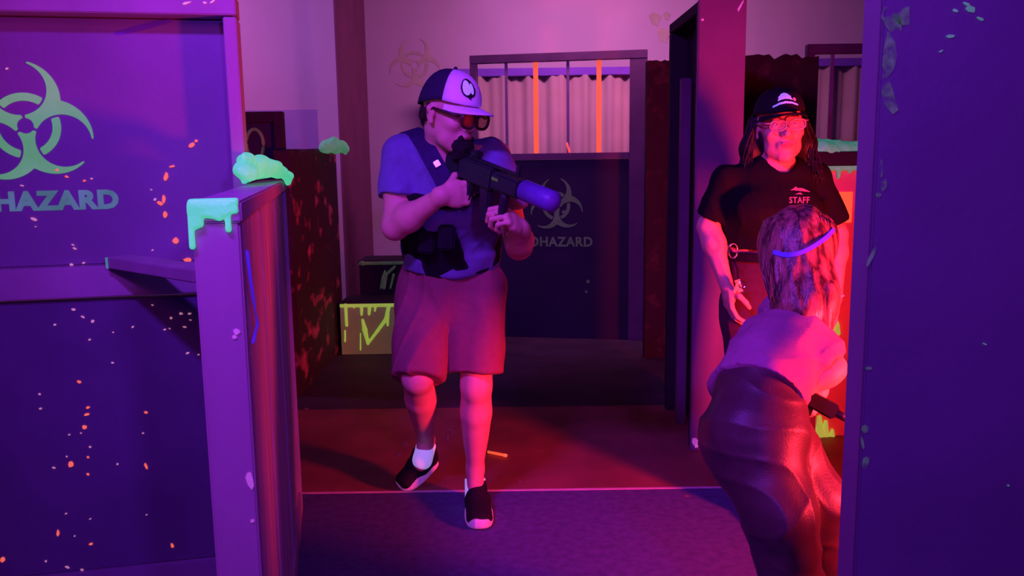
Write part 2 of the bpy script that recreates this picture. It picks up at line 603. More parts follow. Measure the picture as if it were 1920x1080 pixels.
def blob(name, prims, h, m, parent=None, fold=None, tint=None, smooth_iter=0):
    V, Q = Field(prims, h).nets()
    if fold:
        V = V + vnormals(V, Q) * folds(V, *fold)[:, None]
    me = np_mesh(name, V, Q)
    if tint is not None:
        at = me.attributes.new('Tint', 'FLOAT_COLOR', 'POINT')
        c = np.ones((len(V), 4), np.float32)
        for ctr, axs, rad, col in tint:
            d = V - np.array(ctr)
            w = 0
            for a, rr in zip(axs, rad):
                w = w + ((d @ np.array(a)) / rr) ** 2
            w = np.clip(1.6 - w, 0, 1)[:, None]
            c[:, :3] = c[:, :3] * (1 - w) + np.array(col) * w
        at.data.foreach_set('color', c.ravel())
    return link(name, me, m, parent, True)


# ---- biohazard sign as a mesh of its outline ---------------------------------
def bio_inside(x, y):
    """signed field, negative inside; x,y in sign units (overall radius 26)"""
    big = np.full_like(x, 1e3)
    cres = big
    for a in (90, 210, 330):
        dx, dy = math.cos(math.radians(a)), math.sin(math.radians(a))
        cres = np.minimum(cres, np.hypot(x - 11 * dx, y - 11 * dy) - 15)
    cut = big
    ring_ok = big
    for a in (90, 210, 330):
        dx, dy = math.cos(math.radians(a)), math.sin(math.radians(a))
        d = np.hypot(x - 15 * dx, y - 15 * dy)
        cut = np.minimum(cut, d - 10.6)
        ring_ok = np.minimum(ring_ok, d - 9.7)
        al, pe = x * dx + y * dy, np.abs(-x * dy + y * dx)
        cut = np.minimum(cut, np.maximum(pe - 5.0, 20 - al))
        cut = np.minimum(cut, np.maximum(np.maximum(pe - .5, -al), al - 6))
    cut = np.minimum(cut, np.hypot(x, y) - 3.1)
    r = np.hypot(x, y)
    ring = np.maximum(np.maximum(10 - r, r - 13.2), ring_ok)
    return np.minimum(np.maximum(cres, -cut), ring)


def bio_mesh(fn, n=92):
    g = np.linspace(-27, 27, n)
    Xg, Yg = np.meshgrid(g, g, indexing='ij')
    F = bio_inside(Xg, Yg)
    mb = MB()
    vs, fs, key = [], [], {}

    def vert(kx, x, y):
        if kx not in key:
            key[kx] = len(vs)
            vs.append(fn(x, y))
        return key[kx]
    for i in range(n - 1):
        for j in range(n - 1):
            cs = [(i, j), (i + 1, j), (i + 1, j + 1), (i, j + 1)]
            v = [F[c] for c in cs]
            if min(v) >= 0:
                continue
            poly = []
            for q in range(4):
                a, b = cs[q], cs[(q + 1) % 4]
                fa, fb = v[q], v[(q + 1) % 4]
                if fa < 0:
                    poly.append(vert(a, g[a[0]], g[a[1]]))
                if (fa < 0) != (fb < 0):
                    t = fa / (fa - fb)
                    poly.append(vert(tuple(sorted((a, b))), g[a[0]] + t * (g[b[0]] - g[a[0]]), g[a[1]] + t * (g[b[1]] - g[a[1]])))
            if len(poly) >= 3:
                fs.append(tuple(poly))
    return MB().add(vs, fs)


def letters(txt, heavy=0.02):
    cu = bpy.data.curves.new('lettering', 'FONT')
    cu.body = txt
    cu.offset = heavy
    cu.space_character = 1.08
    cu.resolution_u = 3
    o = bpy.data.objects.new('lettering_source', cu)
    COL.objects.link(o)
    dg = bpy.context.evaluated_depsgraph_get()
    me = bpy.data.meshes.new_from_object(o.evaluated_get(dg))
    bpy.data.objects.remove(o)
    co = np.zeros(len(me.vertices) * 3)
    me.vertices.foreach_get('co', co)
    co = co.reshape(-1, 3)
    lo, hi = co.min(0), co.max(0)
    co = (co - lo) / np.maximum(hi - lo, 1e-6)
    fs = [tuple(p.vertices) for p in me.polygons]
    bpy.data.meshes.remove(me)
    return co, fs


def write(pl, name, txt, m, parent, u0, u1, z0, z1, n, heavy=0.02):
    co, fs = letters(txt, heavy)
    mb = MB()
    mb.add([pl.w(u0 + c[0] * (u1 - u0), z0 + c[1] * (z1 - z0), n) for c in co], fs)
    me = bpy.data.meshes.new(name)
    me.from_pydata(mb.v, [], mb.f)
    return link(name, me, m, parent)


#@SETTING
# ------------------------------------------------------------------ setting
def struct(name, mb, m, parent=None, bevel=0.0):
    o = mb.build(name, m, parent, bevel)
    if parent is None:
        o['kind'] = 'structure'
    return o


XL, XR, YB, ZC = -4.2, 4.4, 8.3, 3.35
SEAM_Y = 3.42
floor = bpy.data.objects.new('floor', None)
COL.objects.link(floor)
floor['kind'] = 'structure'
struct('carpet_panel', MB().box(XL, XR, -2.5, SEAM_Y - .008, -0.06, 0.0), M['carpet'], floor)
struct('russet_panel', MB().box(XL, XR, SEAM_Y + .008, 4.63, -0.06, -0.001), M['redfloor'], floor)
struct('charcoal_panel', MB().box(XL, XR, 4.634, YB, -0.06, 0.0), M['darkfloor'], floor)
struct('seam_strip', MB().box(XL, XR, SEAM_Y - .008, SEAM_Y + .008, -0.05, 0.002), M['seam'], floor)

struct('wall_back', MB().box(XL, XR, YB, YB + .1, 0, ZC), M['pale'])
struct('wall_left', MB().box(XL - .1, XL, -2.5, YB, 0, ZC), M['pale'])
struct('wall_right', MB().box(XR, XR + .1, -2.5, YB, 0, ZC), M['pale'])
struct('ceiling', MB().box(XL, XR, -2.5, YB, ZC, ZC + .1), M['ceil'])
# projecting wall on the left with a paler upper and a tinted lower half, and its pillar
YP = 6.9
xp0, xp1 = P(592, 150, YP).x, P(634, 150, YP).x
zsplit = P(530, 206, YP + .05).z
wl = bpy.data.objects.new('wall_alcove', None)
COL.objects.link(wl)
wl['kind'] = 'structure'
struct('upper_plaster', MB().box(XL, xp0, YP + .06, YB, zsplit, ZC), M['pale'], wl)
struct('lower_plaster', MB().box(XL, xp0, YP + .055, YB, 0, zsplit), M['pale_low'], wl)
wp = bpy.data.objects.new('wall_pillar', None)
COL.objects.link(wp)
wp['kind'] = 'structure'
struct('pillar_front', MB().box(xp0, xp1 - .012, YP, YB, 0, ZC), M['pale'], wp)
struct('pillar_side', MB().box(xp1 - .012, xp1, YP + .002, YB, 0, ZC), M['pillar_shade'], wp)

# faded hazard sign and a pale patch on the back wall
BW = Plane((0, YB - .004), 0)
u, z = BW.uz(778, 122)
o = bio_mesh(lambda x, y: BW.w(u + x * .0098, z + y * .0098), 60).build('faded_hazard_symbol', M['stencil_f'], bpy.data.objects['wall_back'])
mb = MB()
for px, py, r in ((1228, 36, .05), (1244, 66, .055), (1250, 30, .03)):
    uu, zz = BW.uz(px, py)
    ring = [BW.w(uu + math.cos(a) * r * (1 + .3 * math.sin(3 * a)), zz + math.sin(a) * r * 1.3 * (1 + .2 * math.cos(2 * a + 1)), .002) for a in np.linspace(0, 6.283, 15)[:-1]]
    mb.add(ring, [tuple(range(14))])
mb.build('pale_splash', M['stencil_f'], bpy.data.objects['wall_back'])

# ------------------------------------------------------------------ left hazard panel
LPA = P(452, 300, 2.66)
LP = Plane((LPA.x, LPA.y), 11.8)
lp = empty('hazard_panel', (LP.w(-.7, 0).x, LP.w(-.7, 0).y, 0), 'big framed violet panel at left with mint hazard symbol and paint flecks', 'wall panel')
DB = -.085                                   # board face behind the frame's front
u_s0 = LP.uz(419, 60)[0]
u_s1 = LP.uz(444, 60)[0]
ztop = LP.uz(420, 2)[1]
zr = LP.uz(200, 24)[1]
UL = -2.3
bx(LP, 'side_stile', M['frame'], lp, u_s0, u_s1, 0, ztop - .045, -.12, 0)
bx(LP, 'top_rail', M['frame'], lp, UL, u_s1, zr, ztop + .02, -.12, 0.002)
zm1 = LP.uz(100, 503, -.03)[1]
zm0 = LP.uz(100, 561, -.03)[1]
bx(LP, 'middle_rail', M['frame'], lp, UL, u_s0 - .001, zm0, zm1, -.12, -.03)
bx(LP, 'upper_board', M['panel'], lp, UL, u_s0 - .001, zm1 + .001, zr - .001, -.11, DB)
bx(LP, 'lower_board', M['panel_low'], lp, UL, u_s0 - .001, .085, zm0 - .012, -.11, -.05)
bx(LP, 'kick_board', M['panel'], lp, UL, u_s0 - .001, 0, .084, -.11, -.035)
us, zs = LP.uz(48, 236, DB)
sx = (LP.uz(175, 236, DB)[0] - us) / 25.3
sz_ = (zs - LP.uz(48, 332, DB)[1]) / 20.6
ca, sa = math.cos(math.radians(6)), math.sin(math.radians(6))
bio_mesh(lambda x, y: LP.w(us + (x * ca - y * sa) * sx, zs + (x * sa + y * ca) * sz_, DB + .0015)).build('hazard_symbol', M['stencil'], lp)
t0, t1 = LP.uz(-108, 400, DB), LP.uz(221, 352, DB)
write(LP, 'stencil_lettering', 'BIOHAZARD', M['stencil_t'], lp, t0[0], t1[0], t0[1], t1[1] - .004, DB + .0015, 0.055)


def flecks(pl, name, m, parent, pts, n, seed):
    r = random.Random(seed)
    mb = MB()
    for px, py, w, h in pts:
        k = 7
        ang = r.uniform(-.5, .5)
        ring = []
        for i in range(k):
            a = 2 * math.pi * i / k
            q = r.uniform(.7, 1.15)
            x, y = math.cos(a) * w * q * .5, math.sin(a) * h * q * .5
            uu, zz = pl.uz(px + x * math.cos(ang) - y * math.sin(ang), py + x * math.sin(ang) + y * math.cos(ang), n)
            ring.append((uu, zz))
        mb.prism([pl.w(a, b, n) for a, b in ring], pl.n * .0016)
    o = mb.build(name, m, parent)
    o['kind'] = 'stuff'
    return o


flecks(LP, 'orange_fleck', M['fleck'], lp, [(359, 272, 14, 10), (368, 264, 7, 6), (311, 331, 9, 17), (323, 312, 12, 4), (307, 372, 7, 18), (300, 381, 14, 8), (310, 402, 8, 13), (329, 451, 12, 12), (352, 487, 18, 9), (158, 339, 7, 4), (125, 331, 9, 4), (107, 319, 7, 5)], DB + .002, 3)
flecks(LP, 'pink_fleck', M['fleck_p'], lp, [(13, 129, 8, 4), (41, 348, 10, 3), (63, 411, 14, 6), (137, 459, 8, 3), (140, 466, 8, 4), (134, 496, 9, 5), (157, 493, 7, 4), (172, 335, 6, 4), (284, 356, 6, 3), (291, 374, 6, 5), (286, 469, 5, 3), (67, 425, 4, 3)], DB + .002, 4)
low = [(138, 580, 8, 5), (155, 594, 9, 4), (174, 602, 8, 6), (103, 609, 7, 4), (168, 637, 5, 4), (212, 623, 5, 3), (249, 613, 6, 4), (286, 572, 5, 3), (309, 618, 6, 4), (318, 616, 4, 3), (339, 588, 8, 5), (355, 588, 8, 5), (357, 600, 5, 3), (346, 613, 8, 4), (321, 596, 6, 5), (352, 662, 7, 4), (372, 665, 5, 3), (74, 739, 6, 4), (76, 766, 6, 4), (130, 815, 5, 3), (152, 812, 4, 3), (169, 838, 5, 4), (125, 856, 4, 3), (101, 877, 7, 4), (220, 870, 5, 4), (268, 812, 5, 4), (124, 963, 6, 3), (169, 973, 5, 3), (140, 1005, 4, 3), (86, 1052, 5, 4), (126, 1063, 9, 5), (154, 1068, 8, 4), (287, 1062, 5, 3), (305, 1060, 4, 3), (388, 1067, 5, 4), (255, 1078, 6, 4), (211, 680, 6, 4), (275, 965, 4, 3)]
flecks(LP, 'pink_fleck', M['fleck_p'], lp, low, -.049, 5)
flecks(LP, 'orange_fleck', M['fleck'], lp, [(148, 716, 9, 6), (165, 764, 8, 5), (163, 777, 11, 5), (158, 801, 10, 9), (133, 871, 11, 12), (165, 857, 6, 4), (165, 889, 7, 5), (109, 999, 7, 13), (170, 1020, 8, 5), (323, 1023, 6, 9), (5, 1049, 9, 11), (274, 773, 8, 6), (274, 874, 5, 16)], -.049, 6)
mb = MB()
mb.prism([LP.w(*LP.uz(x_, y_, DB), DB) for x_, y_ in ((216, 60), (250, 50), (290, 40), (325, 34), (322, 41), (285, 52), (245, 62), (218, 66))], LP.n * .0012)
mb.build('violet_streak', M['vtrim'], lp)
# rubbed white marks on the top rail
flecks(LP, 'pink_fleck', M['fleck_p'], lp, [(349, 6, 20, 5), (384, 5, 9, 5), (398, 3, 14, 4)], .003, 8)

# ------------------------------------------------------------------ low stud wall in the foreground
HWA = P(352, 379, 1.56)
HW = Plane((HWA.x, HWA.y), 11.8)
hw = empty('stud_divider', (HW.w(.045, 0, -.8).x, HW.w(.045, 0, -.8).y, 0), 'low lumber half wall in front with dripping mint slime on its end', 'half wall')
zt = HWA.z
WD = .089
Ldepth = 1.72
bx(HW, 'end_stud', M['frame'], hw, .004, WD - .001, 0, zt - .041, -.05, 0, .004)
bx(HW, 'top_plate', M['frame'], hw, 0, WD + .004, zt - .04, zt, -Ldepth, .003, .004)
bx(HW, 'rear_stud', M['board'], hw, .004, WD - .001, 0, zt - .041, -Ldepth, -Ldepth + .04, .003)
nb = 6
for i in range(nb):
    n1 = -.052 - (Ldepth - .095) * i / nb
    n0 = -.052 - (Ldepth - .095) * (i + 1) / nb + .004
    bx(HW, 'side_board', M['board'], hw, .014, WD - .010 - .003 * (i % 2), .09, zt - .042, n0, n1, .002)
bx(HW, 'bottom_plate', M['frame'], hw, .004, WD - .002, 0, .088, -Ldepth + .041, -.052, .003)
# dripping slime over the end
pr = []
e = HW.n
for px, y1, rr in ((357, 462, .0052), (366, 424, .0045), (375, 420, .0055), (393, 402, .006), (402, 404, .005), (411, 408, .0055), (427, 430, .0052), (420, 398, .006), (384, 400, .006)):
    uu, za = HW.uz(px, 384)
    zb = HW.uz(px, y1)[1]
    uu = HW.uz(px, min(y1, 400))[0]
    pr.append(('c', HW.w(uu, zt - .008, .004), HW.w(uu, zb, .004), rr * .9, rr * 1.1, .008))
pr.append(('b', HW.w(WD * .49, zt - .010, .001), (HW.t, HW.n, (0, 0, 1)), (WD * .49, .007, .013), .005, .006))
pr.append(('b', HW.w(WD * .49, zt + .001, -.012), (HW.t, HW.n, (0, 0, 1)), (WD * .47, .018, .004), .003, .006))
blob('slime_drip', pr, .0022, M['slime_m'], hw)
# slime heap at the far end
pr = []
for px, py, n, r in ((458, 318, -.95, .030), (461, 302, -1.0, .026), (478, 316, -1.1, .040), (490, 308, -1.15, .032), (500, 316, -1.2, .040), (514, 317, -1.3, .034), (525, 323, -1.4, .028), (536, 327, -1.5, .020), (468, 326, -.95, .028), (541, 332, -1.5, .014)):
    uu, zz = HW.uz(px, py, n)
    pr.append(('e', HW.w(uu, max(zz, zt + .012), n), ((1, 0, 0), (0, 1, 0), (0, 0, 1)), (r * .80, r * 1.9, r * .80), .02))
for px, py, y1, n in ((458, 320, 340, -.92), (541, 330, 343, -1.5), (457, 300, 292, -.95)):
    uu, zz = HW.uz(px, py, n)
    u2, z2 = HW.uz(px, y1, n)
    pr.append(('c', HW.w(uu, zz, n), HW.w(u2, z2, n), .012, .009, .012))
blob('slime_heap', pr, .0045, M['slime_m'], hw, fold=(5, .0035, 60))
flecks(HW, 'slime_spot', M['slime_dim'], hw, [(447, 395, 4, 6)], .004, 4)
flecks(HW, 'pale_scuff', M['tape'], hw, [(444, 622, 16, 12), (440, 632, 10, 9), (469, 900, 15, 34), (473, 976, 10, 7)], .0006, 9)
# hanging violet cord on the board side
HS = Plane((HW.w(WD + .003, 0, 0).x, HW.w(WD + .003, 0, 0).y), 11.8)
cp = []
for px, py, Y in ((463, 470, 1.98), (469, 520, 2.0), (475, 560, 2.02), (483, 608, 2.06), (478, 625, 2.03), (474, 642, 2.0)):
    cp.append(P(px, py, Y))
nrm = HW.t
cp2 = []
for p in cp:                                    # slide every point onto the board side
    d = (p - EYE)
    o_ = HW.w(WD + .002, 0, 0)
    s = (o_ - EYE).dot(nrm) / d.dot(nrm)
    cp2.append(EYE + d * s)
tag(MB().tube(cp2, .0035, 6).build('violet_cord', M['cord'], None, smooth=True), 'thin glowing violet cord hanging down the board side of the half wall', 'cord')

# brace between the hazard panel and the low wall
b0 = LP.w(*LP.uz(172, 481, -.03), -.03)
b1p = LP.w(*LP.uz(190, 481, -.03), -.03)
br_l = Vector((b1p.x, b1p.y, 0))
zb_ = b1p.z
tgt = P(368, 508, 2.2)
d_ = ray(368, 508)
tgt = EYE + d_ * ((zb_ - CAM_H) / d_.z)
dirb = (Vector((tgt.x, tgt.y, 0)) - br_l).normalized()
perp = Vector((-dirb.y, dirb.x, 0))
L_ = (Vector((tgt.x, tgt.y, 0)) - br_l).length - .02
br = empty('timber_brace', (br_l.x, br_l.y, zb_ - .05), 'short violet lumber brace reaching from hazard panel to the half wall', 'beam')
mb = MB()
q0, q1 = br_l + dirb * .025, br_l + dirb * L_
hgt = zb_ - LP.uz(190, 502, -.03)[1]
mb.hexa([(*q0.xy, zb_ - hgt), (*q1.xy, zb_ - hgt), (*(q1 + perp * .089).xy, zb_ - hgt), (*(q0 + perp * .089).xy, zb_ - hgt), (*q0.xy, zb_), (*q1.xy, zb_), (*(q1 + perp * .089).xy, zb_), (*(q0 + perp * .089).xy, zb_)])
mb.build('beam', M['frame'], br, .003)
mb = MB()
q2 = q0 + dirb * .012
mb.obox((*(q2 - perp * .001).xy, zb_ - hgt * .5), (dirb, perp, (0, 0, 1)), (.005, .002, hgt * .48))
mb.build('slime_spot', M['slime_dim'], br)

# ------------------------------------------------------------------ rust-spattered depth wall on the left
rx = G(566, 741)
xw = rx.x
ztr = P(545, 281, rx.y).z
rw = empty('rust_divider', (xw - .06, 5.5, 0), 'tall dark rust-spattered partition behind the half wall, slime on top', 'partition')
mb = MB()
y0, y1 = rx.y, 6.25
N_ = 26
top = [ztr + .012 * math.sin(i * 1.7) + random.uniform(-.012, .012) for i in range(N_ + 1)]
for i in range(N_):
    a, b = y0 + (y1 - y0) * i / N_, y0 + (y1 - y0) * (i + 1) / N_
    mb.hexa([(xw - .09, a, 0), (xw, a, 0), (xw, b, 0), (xw - .09, b, 0), (xw - .09, a, top[i]), (xw, a, top[i]), (xw, b, top[i + 1]), (xw - .09, b, top[i + 1])])
bm_ = mb.mesh('partition_body')
bmb = bmesh.new()
bmb.from_mesh(bm_)
bmesh.ops.remove_doubles(bmb, verts=bmb.verts, dist=1e-5)
bmb.to_mesh(bm_)
bmb.free()
link('partition_body', bm_, M['rust'], rw)
pr = []
for px, py, r, Y in ((612, 276, .05, 5.75), (624, 272, .065, 5.8), (636, 274, .055, 5.9), (645, 279, .035, 5.95)):
    pr.append(('e', P(px, py, Y), ((1, 0, 0), (0, 1, 0), (0, 0, 1)), (r * .8, r * 1.6, r * .75), .03))
pr.append(('c', P(646, 276, 6.0), P(648, 288, 6.0), .014, .012, .02))
blob('slime_heap', pr, .009, M['slime_dim'], rw, fold=(6, .006, 40))

# small dark framed board with grey ring, behind
SG = Plane((P(466, 300, 5.0).x, 5.0), 0)
sg = empty('dark_sign_board', (SG.w(.1, 0).x, 5.03, 0), 'small black framed board with a grey ring mark beyond the half wall', 'sign')
w0, w1 = SG.uz(440, 260)[0], SG.uz(530, 260)[0]
zt_ = SG.uz(500, 209)[1]
bx(SG, 'board', M['black_panel'], sg, w0 + .03, w1 - .05, 0, zt_ - .03, -.06, -.03)
bx(SG, 'frame_stile', M['dark'], sg, w1 - .05, w1, 0, zt_, -.07, 0)
bx(SG, 'frame_stile', M['dark'], sg, w0 - .02, w0 + .03, 0, zt_, -.07, 0)
bx(SG, 'frame_rail', M['dark'], sg, w0 + .031, w1 - .051, zt_ - .06, zt_, -.07, 0)
uu, zz = SG.uz(478, 270, -.03)
ringp = [SG.w(uu + .05 * math.cos(a), zz + .085 * math.sin(a), -.028) for a in np.linspace(0, 6.283, 25)[:-1]]
MB().tube(ringp, .011, 6, closed=True).build('ring_mark', M['stencil_d'], sg, smooth=True)

# ------------------------------------------------------------------ stepped crates
def crate(name, px0, px1, py0, py1, Y, depth, body, label, slimem, drips, lip):
    a, b = P(px0, py1, Y), P(px1, py1, Y)
    ztc = P((px0 + px1) / 2, py0, Y).z
    zbc = lip
    pl = Plane((a.x, Y), 0)
    wdt = b.x - a.x
    r = empty(name, (a.x + wdt / 2, Y + depth / 2, zbc), label, 'crate')
    bx(pl, 'front_board', body, r, 0, wdt, zbc, ztc - .016, -.02, 0)
    bx(pl, 'side_board', M['crate_d'], r, 0, .02, zbc, ztc - .016, -depth, -.021)
    bx(pl, 'side_board', M['crate_d'], r, wdt - .02, wdt, zbc, ztc - .016, -depth, -.021)
    bx(pl, 'back_board', M['crate_d'], r, .021, wdt - .021, zbc, ztc - .016, -depth, -depth + .02)
    bx(pl, 'lid', M['crate_d'], r, -.006, wdt + .006, ztc - .0155, ztc, -depth, .005)
    prd = []
    for it in drips:
        pts = [pl.w(*pl.uz(x, y), .002) for x, y, _ in it]
        for i in range(len(pts) - 1):
            prd.append(('c', pts[i], pts[i + 1], it[i][2], it[i + 1][2], .006))
    prd.append(('b', pl.w(wdt / 2, ztc - .018, .003), ((1, 0, 0), (0, 1, 0), (0, 0, 1)), (wdt / 2, .008, .013), .006, .006))
    blob('slime_drip', prd, .0045, slimem, r)
    return ztc


z1_ = crate('low_crate', 641, 848, 567, 660, 5.98, .36, M['crate'], 'grey low crate dripping lime slime, lower of the two steps', M['slime_y'],
            [((648, 572, .012), (650, 610, .011)), ((678, 575, .012), (678, 590, .009)), ((680, 600, .010), (684, 618, .018), (690, 644, .011)), ((690, 644, .010), (708, 620, .012), (724, 598, .014), (729, 574, .014)), ((693, 574, .014), (692, 589, .010)), ((704, 574, .010), (703, 583, .007)), ((727, 590, .012), (727, 610, .008)), ((676, 625, .005), (676, 656, .006)), ((647, 620, .007), (647, 640, .007)), ((663, 573, .009), (664, 577, .006)),
             ((760, 574, .012), (762, 600, .009)), ((790, 574, .012), (788, 596, .009)), ((840, 574, .014), (838, 612, .012), (838, 655, .010)), ((815, 574, .012), (815, 588, .007))], 0.0)
crate('upper_crate', 676, 850, 488, 566, 6.36, .34, M['crate_d'], 'black upper crate with lime edge, standing behind the low crate', M['slime_dk'],
      [((720, 540, .012), (724, 515, .012), (740, 500, .010)), ((714, 540, .008), (718, 520, .010), (722, 508, .008)), ((732, 540, .008), (738, 515, .010)), ((679, 492, .014), (681, 497, .008))], 0.0)

# ------------------------------------------------------------------ window panel at the back with bars and hazard symbol
BPA = P(880, 105, 6.55)
BP = Plane((BPA.x, BPA.y), -10.5)


def window_panel(pl, name, label, u1, ztop, zsill, zsill0, ustile, bars, low, bar_px, slab=.055):
    r = empty(name, (pl.w(u1 / 2, 0).x, pl.w(u1 / 2, 0).y, 0), label, 'wall panel')
    bx(pl, 'frame_stile', M['plum'], r, 0, .05, zsill0, ztop - .061, -slab, 0)
    bx(pl, 'frame_stile', M['plum'], r, u1 - ustile, u1, 0, ztop - .061, -slab * 2, 0)
    bx(pl, 'top_rail', M['plum'], r, 0, u1, ztop - .06, ztop, -slab, .002)
    bx(pl, 'window_sill', M['plum'], r, .051, u1 - ustile - .001, zsill0, zsill, -slab, .004)
    bx(pl, 'lower_board', low, r, 0, u1 - ustile - .001, 0, zsill0 - .001, -slab, -.012)
    for px, m, w in bar_px:
        uu = pl.uz(px, 200, -slab / 2)[0]
        bx(pl, 'orange_bar' if m is M['orange'] else 'grey_bar', m, r, uu - w, uu + w, zsill + .001, ztop - .062, -slab / 2 - .012, -slab / 2 + .012, .002)
    return r


U1 = BP.uz(1214, 93)[0]
zto = BP.uz(1000, 100)[1]
zsi = BP.uz(1060, 287)[1]
zs0 = BP.uz(1060, 299)[1]
bp = window_panel(BP, 'barred_panel', 'tall dark panel at back with barred window and grey hazard symbol', U1, zto, zsi, zs0, .125, 4, M['black_panel'],
                  ((950, M['greybar'], .010), (1005, M['orange'], .017), (1065, M['greybar'], .010), (1123, M['orange'], .017)))
us2, zs2 = BP.uz(1043, 386, -.012)
s2x = (BP.uz(1093, 386, -.012)[0] - us2) / 25.0
s2z = (BP.uz(1043, 335, -.012)[1] - zs2) / 25.0
ca2, sa2 = math.cos(math.radians(3)), math.sin(math.radians(3))
bio_mesh(lambda x, y: BP.w(us2 + (x * ca2 - y * sa2) * s2x, zs2 + (x * sa2 + y * ca2) * s2z, -.0095), 64).build('hazard_symbol', M['stencil_d'], bp)
t0, t1 = BP.uz(972, 462, -.012), BP.uz(1111, 444, -.012)
write(BP, 'stencil_lettering', 'BIOHAZARD', M['stencil_d'], bp, t0[0], t1[0], t0[1], t1[1], -.0095, 0.03)
flecks(BP, 'pale_fleck', M['stencil_d'], bp, [(1102, 528, 7, 8), (1099, 547, 5, 6), (1057, 397, 9, 6)], -.010, 12)
gs0 = BP.w(*BP.uz(1068, 287, -.02), -.02)
gs1 = BP.w(*BP.uz(1063, 268, -.02), -.02)
gs0.z = zsi + .004
gs = empty('glow_stick', gs0, 'short red glow stick leaning upright on the barred window sill', 'glow stick')
MB().tube([gs0, gs0.lerp(gs1, .5), gs1], [.009, .009, .008], 8).build('glow_tube', M['neon'], gs, smooth=True)
MB().tube([gs1, gs1 + (gs1 - gs0) * .12], [.006, .005], 8).build('tip', M['reddot'], gs, smooth=True)

# pleated curtain and the violet trim beyond the windows
yc = 7.75


def curtain(name, x0, x1, z0, z1, label):
    n = int((x1 - x0) / .02)
    vs, fs = [], []
    for i in range(n + 1):
        x = x0 + (x1 - x0) * i / n
        y = yc + .035 * math.sin(x * 26) + .02 * math.sin(x * 61 + 1) + .015 * math.sin(x * 9)
        for zz in (z0, (z0 + z1) / 2, z1):
            vs.append((x, y, zz))
    for i in range(n):
        for j in range(2):
            a = i * 3 + j
            fs.append((a, a + 3, a + 4, a + 1))
    r = empty(name, ((x0 + x1) / 2, yc, z0), label, 'curtain')
    me = bpy.data.meshes.new('curtain_cloth')
    me.from_pydata(vs, [], fs)
    o = link('curtain_cloth', me, M['curtain'], r, True)
    md = o.modifiers.new('thick', 'SOLIDIFY')
    md.thickness = .004
    MB().box(x0, x1, yc - .04, yc + .04, z1 - .004, z1 + .004 + .06).build('heading_band', M['vtrim'], r, .004)
    return r


zct = P(1000, 142, yc).z
curtain('pleated_curtain', P(880, 200, yc).x - .15, P(1200, 200, yc).x + .1, .02, zct, 'pale pleated curtain with violet heading, seen through the barred window')
zct2 = P(1560, 124, yc).z
curtain('pleated_curtain', P(1500, 200, yc).x - .1, P(1640, 200, yc).x + .4, .02, zct2, 'pale pleated curtain behind the second window frame, right of the woman')

# ------------------------------------------------------------------ dark partitions right of the barred panel
def rough_panel(name, label, px0, px1, pyt, Y, thick, m, seed, amp=.02):
    r_ = random.Random(seed)
    x0, x1 = P(px0, 300, Y).x, P(px1, 300, Y).x
    zt0 = P((px0 + px1) / 2, pyt, Y).z
    n = 14
    mb = MB()
    tp = [zt0 + r_.uniform(-amp, amp) for _ in range(n + 1)]
    for i in range(n):
        a, b = x0 + (x1 - x0) * i / n, x0 + (x1 - x0) * (i + 1) / n
        mb.hexa([(a, Y, 0), (b, Y, 0), (b, Y + thick, 0), (a, Y + thick, 0), (a, Y, tp[i]), (b, Y, tp[i + 1]), (b, Y + thick, tp[i + 1]), (a, Y + thick, tp[i])])
    me = mb.mesh(name)
    b_ = bmesh.new()
    b_.from_mesh(me)
    bmesh.ops.remove_doubles(b_, verts=b_.verts, dist=1e-5)
    b_.to_mesh(me)
    b_.free()
    return tag(link(name, me, m), label, 'partition')


dp = rough_panel('dark_divider', 'dark plum partition with rough top between barred panel and tall post wall', 1212, 1275, 113, 5.75, .08, M['brown'], 3, .006)
rough_panel('foam_divider', 'dark brown partition with ragged top behind the capped woman', 1385, 1528, 106, 5.3, .08, M['brown'], 5, .018)

# second window frame, right
W2A = P(1515, 80, 5.55)
W2 = Plane((W2A.x, W2A.y), 0)
zw = W2.uz(1560, 82)[1]
window_panel(W2, 'plum_window_panel', 'plum framed window panel at right with one grey bar, behind slime block', .62, zw, W2.uz(1560, 290)[1], W2.uz(1560, 302)[1], .06, 4, M['black_panel'],
             ((1557, M['greybar'], .010),))

# ------------------------------------------------------------------ tall post wall
PY = 3.87
x0 = P(1303, 400, PY).x
x1 = P(1390, 400, PY).x
zpt = P(1330, -2, PY).z
pw = empty('post_divider', ((x0 + x1) / 2, PY + .3, 0), 'tall violet post wall left of the capped woman, open framing on its side', 'wall segment')
PW = Plane((x0, PY), 0)
bx(PW, 'front_board', M['post'], pw, 0, x1 - x0, 0, zpt, -.03, 0, .004)
DEP = .72
bx(PW, 'top_plate', M['dark'], pw, .004, x1 - x0 - .004, zpt - .05, zpt - .002, -DEP, -.031)
bx(PW, 'front_stud', M['dark'], pw, .004, .05, 0, zpt - .051, -.075, -.031)
bx(PW, 'rear_stud', M['dark'], pw, .004, .09, 0, zpt - .051, -DEP, -DEP + .06)
bx(PW, 'middle_stud', M['plum'], pw, .012, .06, 0, zpt - .30, -.46, -.41)
bx(PW, 'inner_board', M['black_panel'], pw, .095, x1 - x0 - .004, 0, zpt - .051, -DEP, -.032)
flecks(PW, 'pink_tape', M['tape'], pw, [(1303, 829, 14, 17), (1313, 827, 12, 14), (1322, 829, 10, 12), (1307, 836, 10, 8)], .001, 14)
flecks(PW, 'red_scuff', M['tape'], pw, [(1388, 12, 5, 26), (1317, 37, 6, 6)], .001, 15)

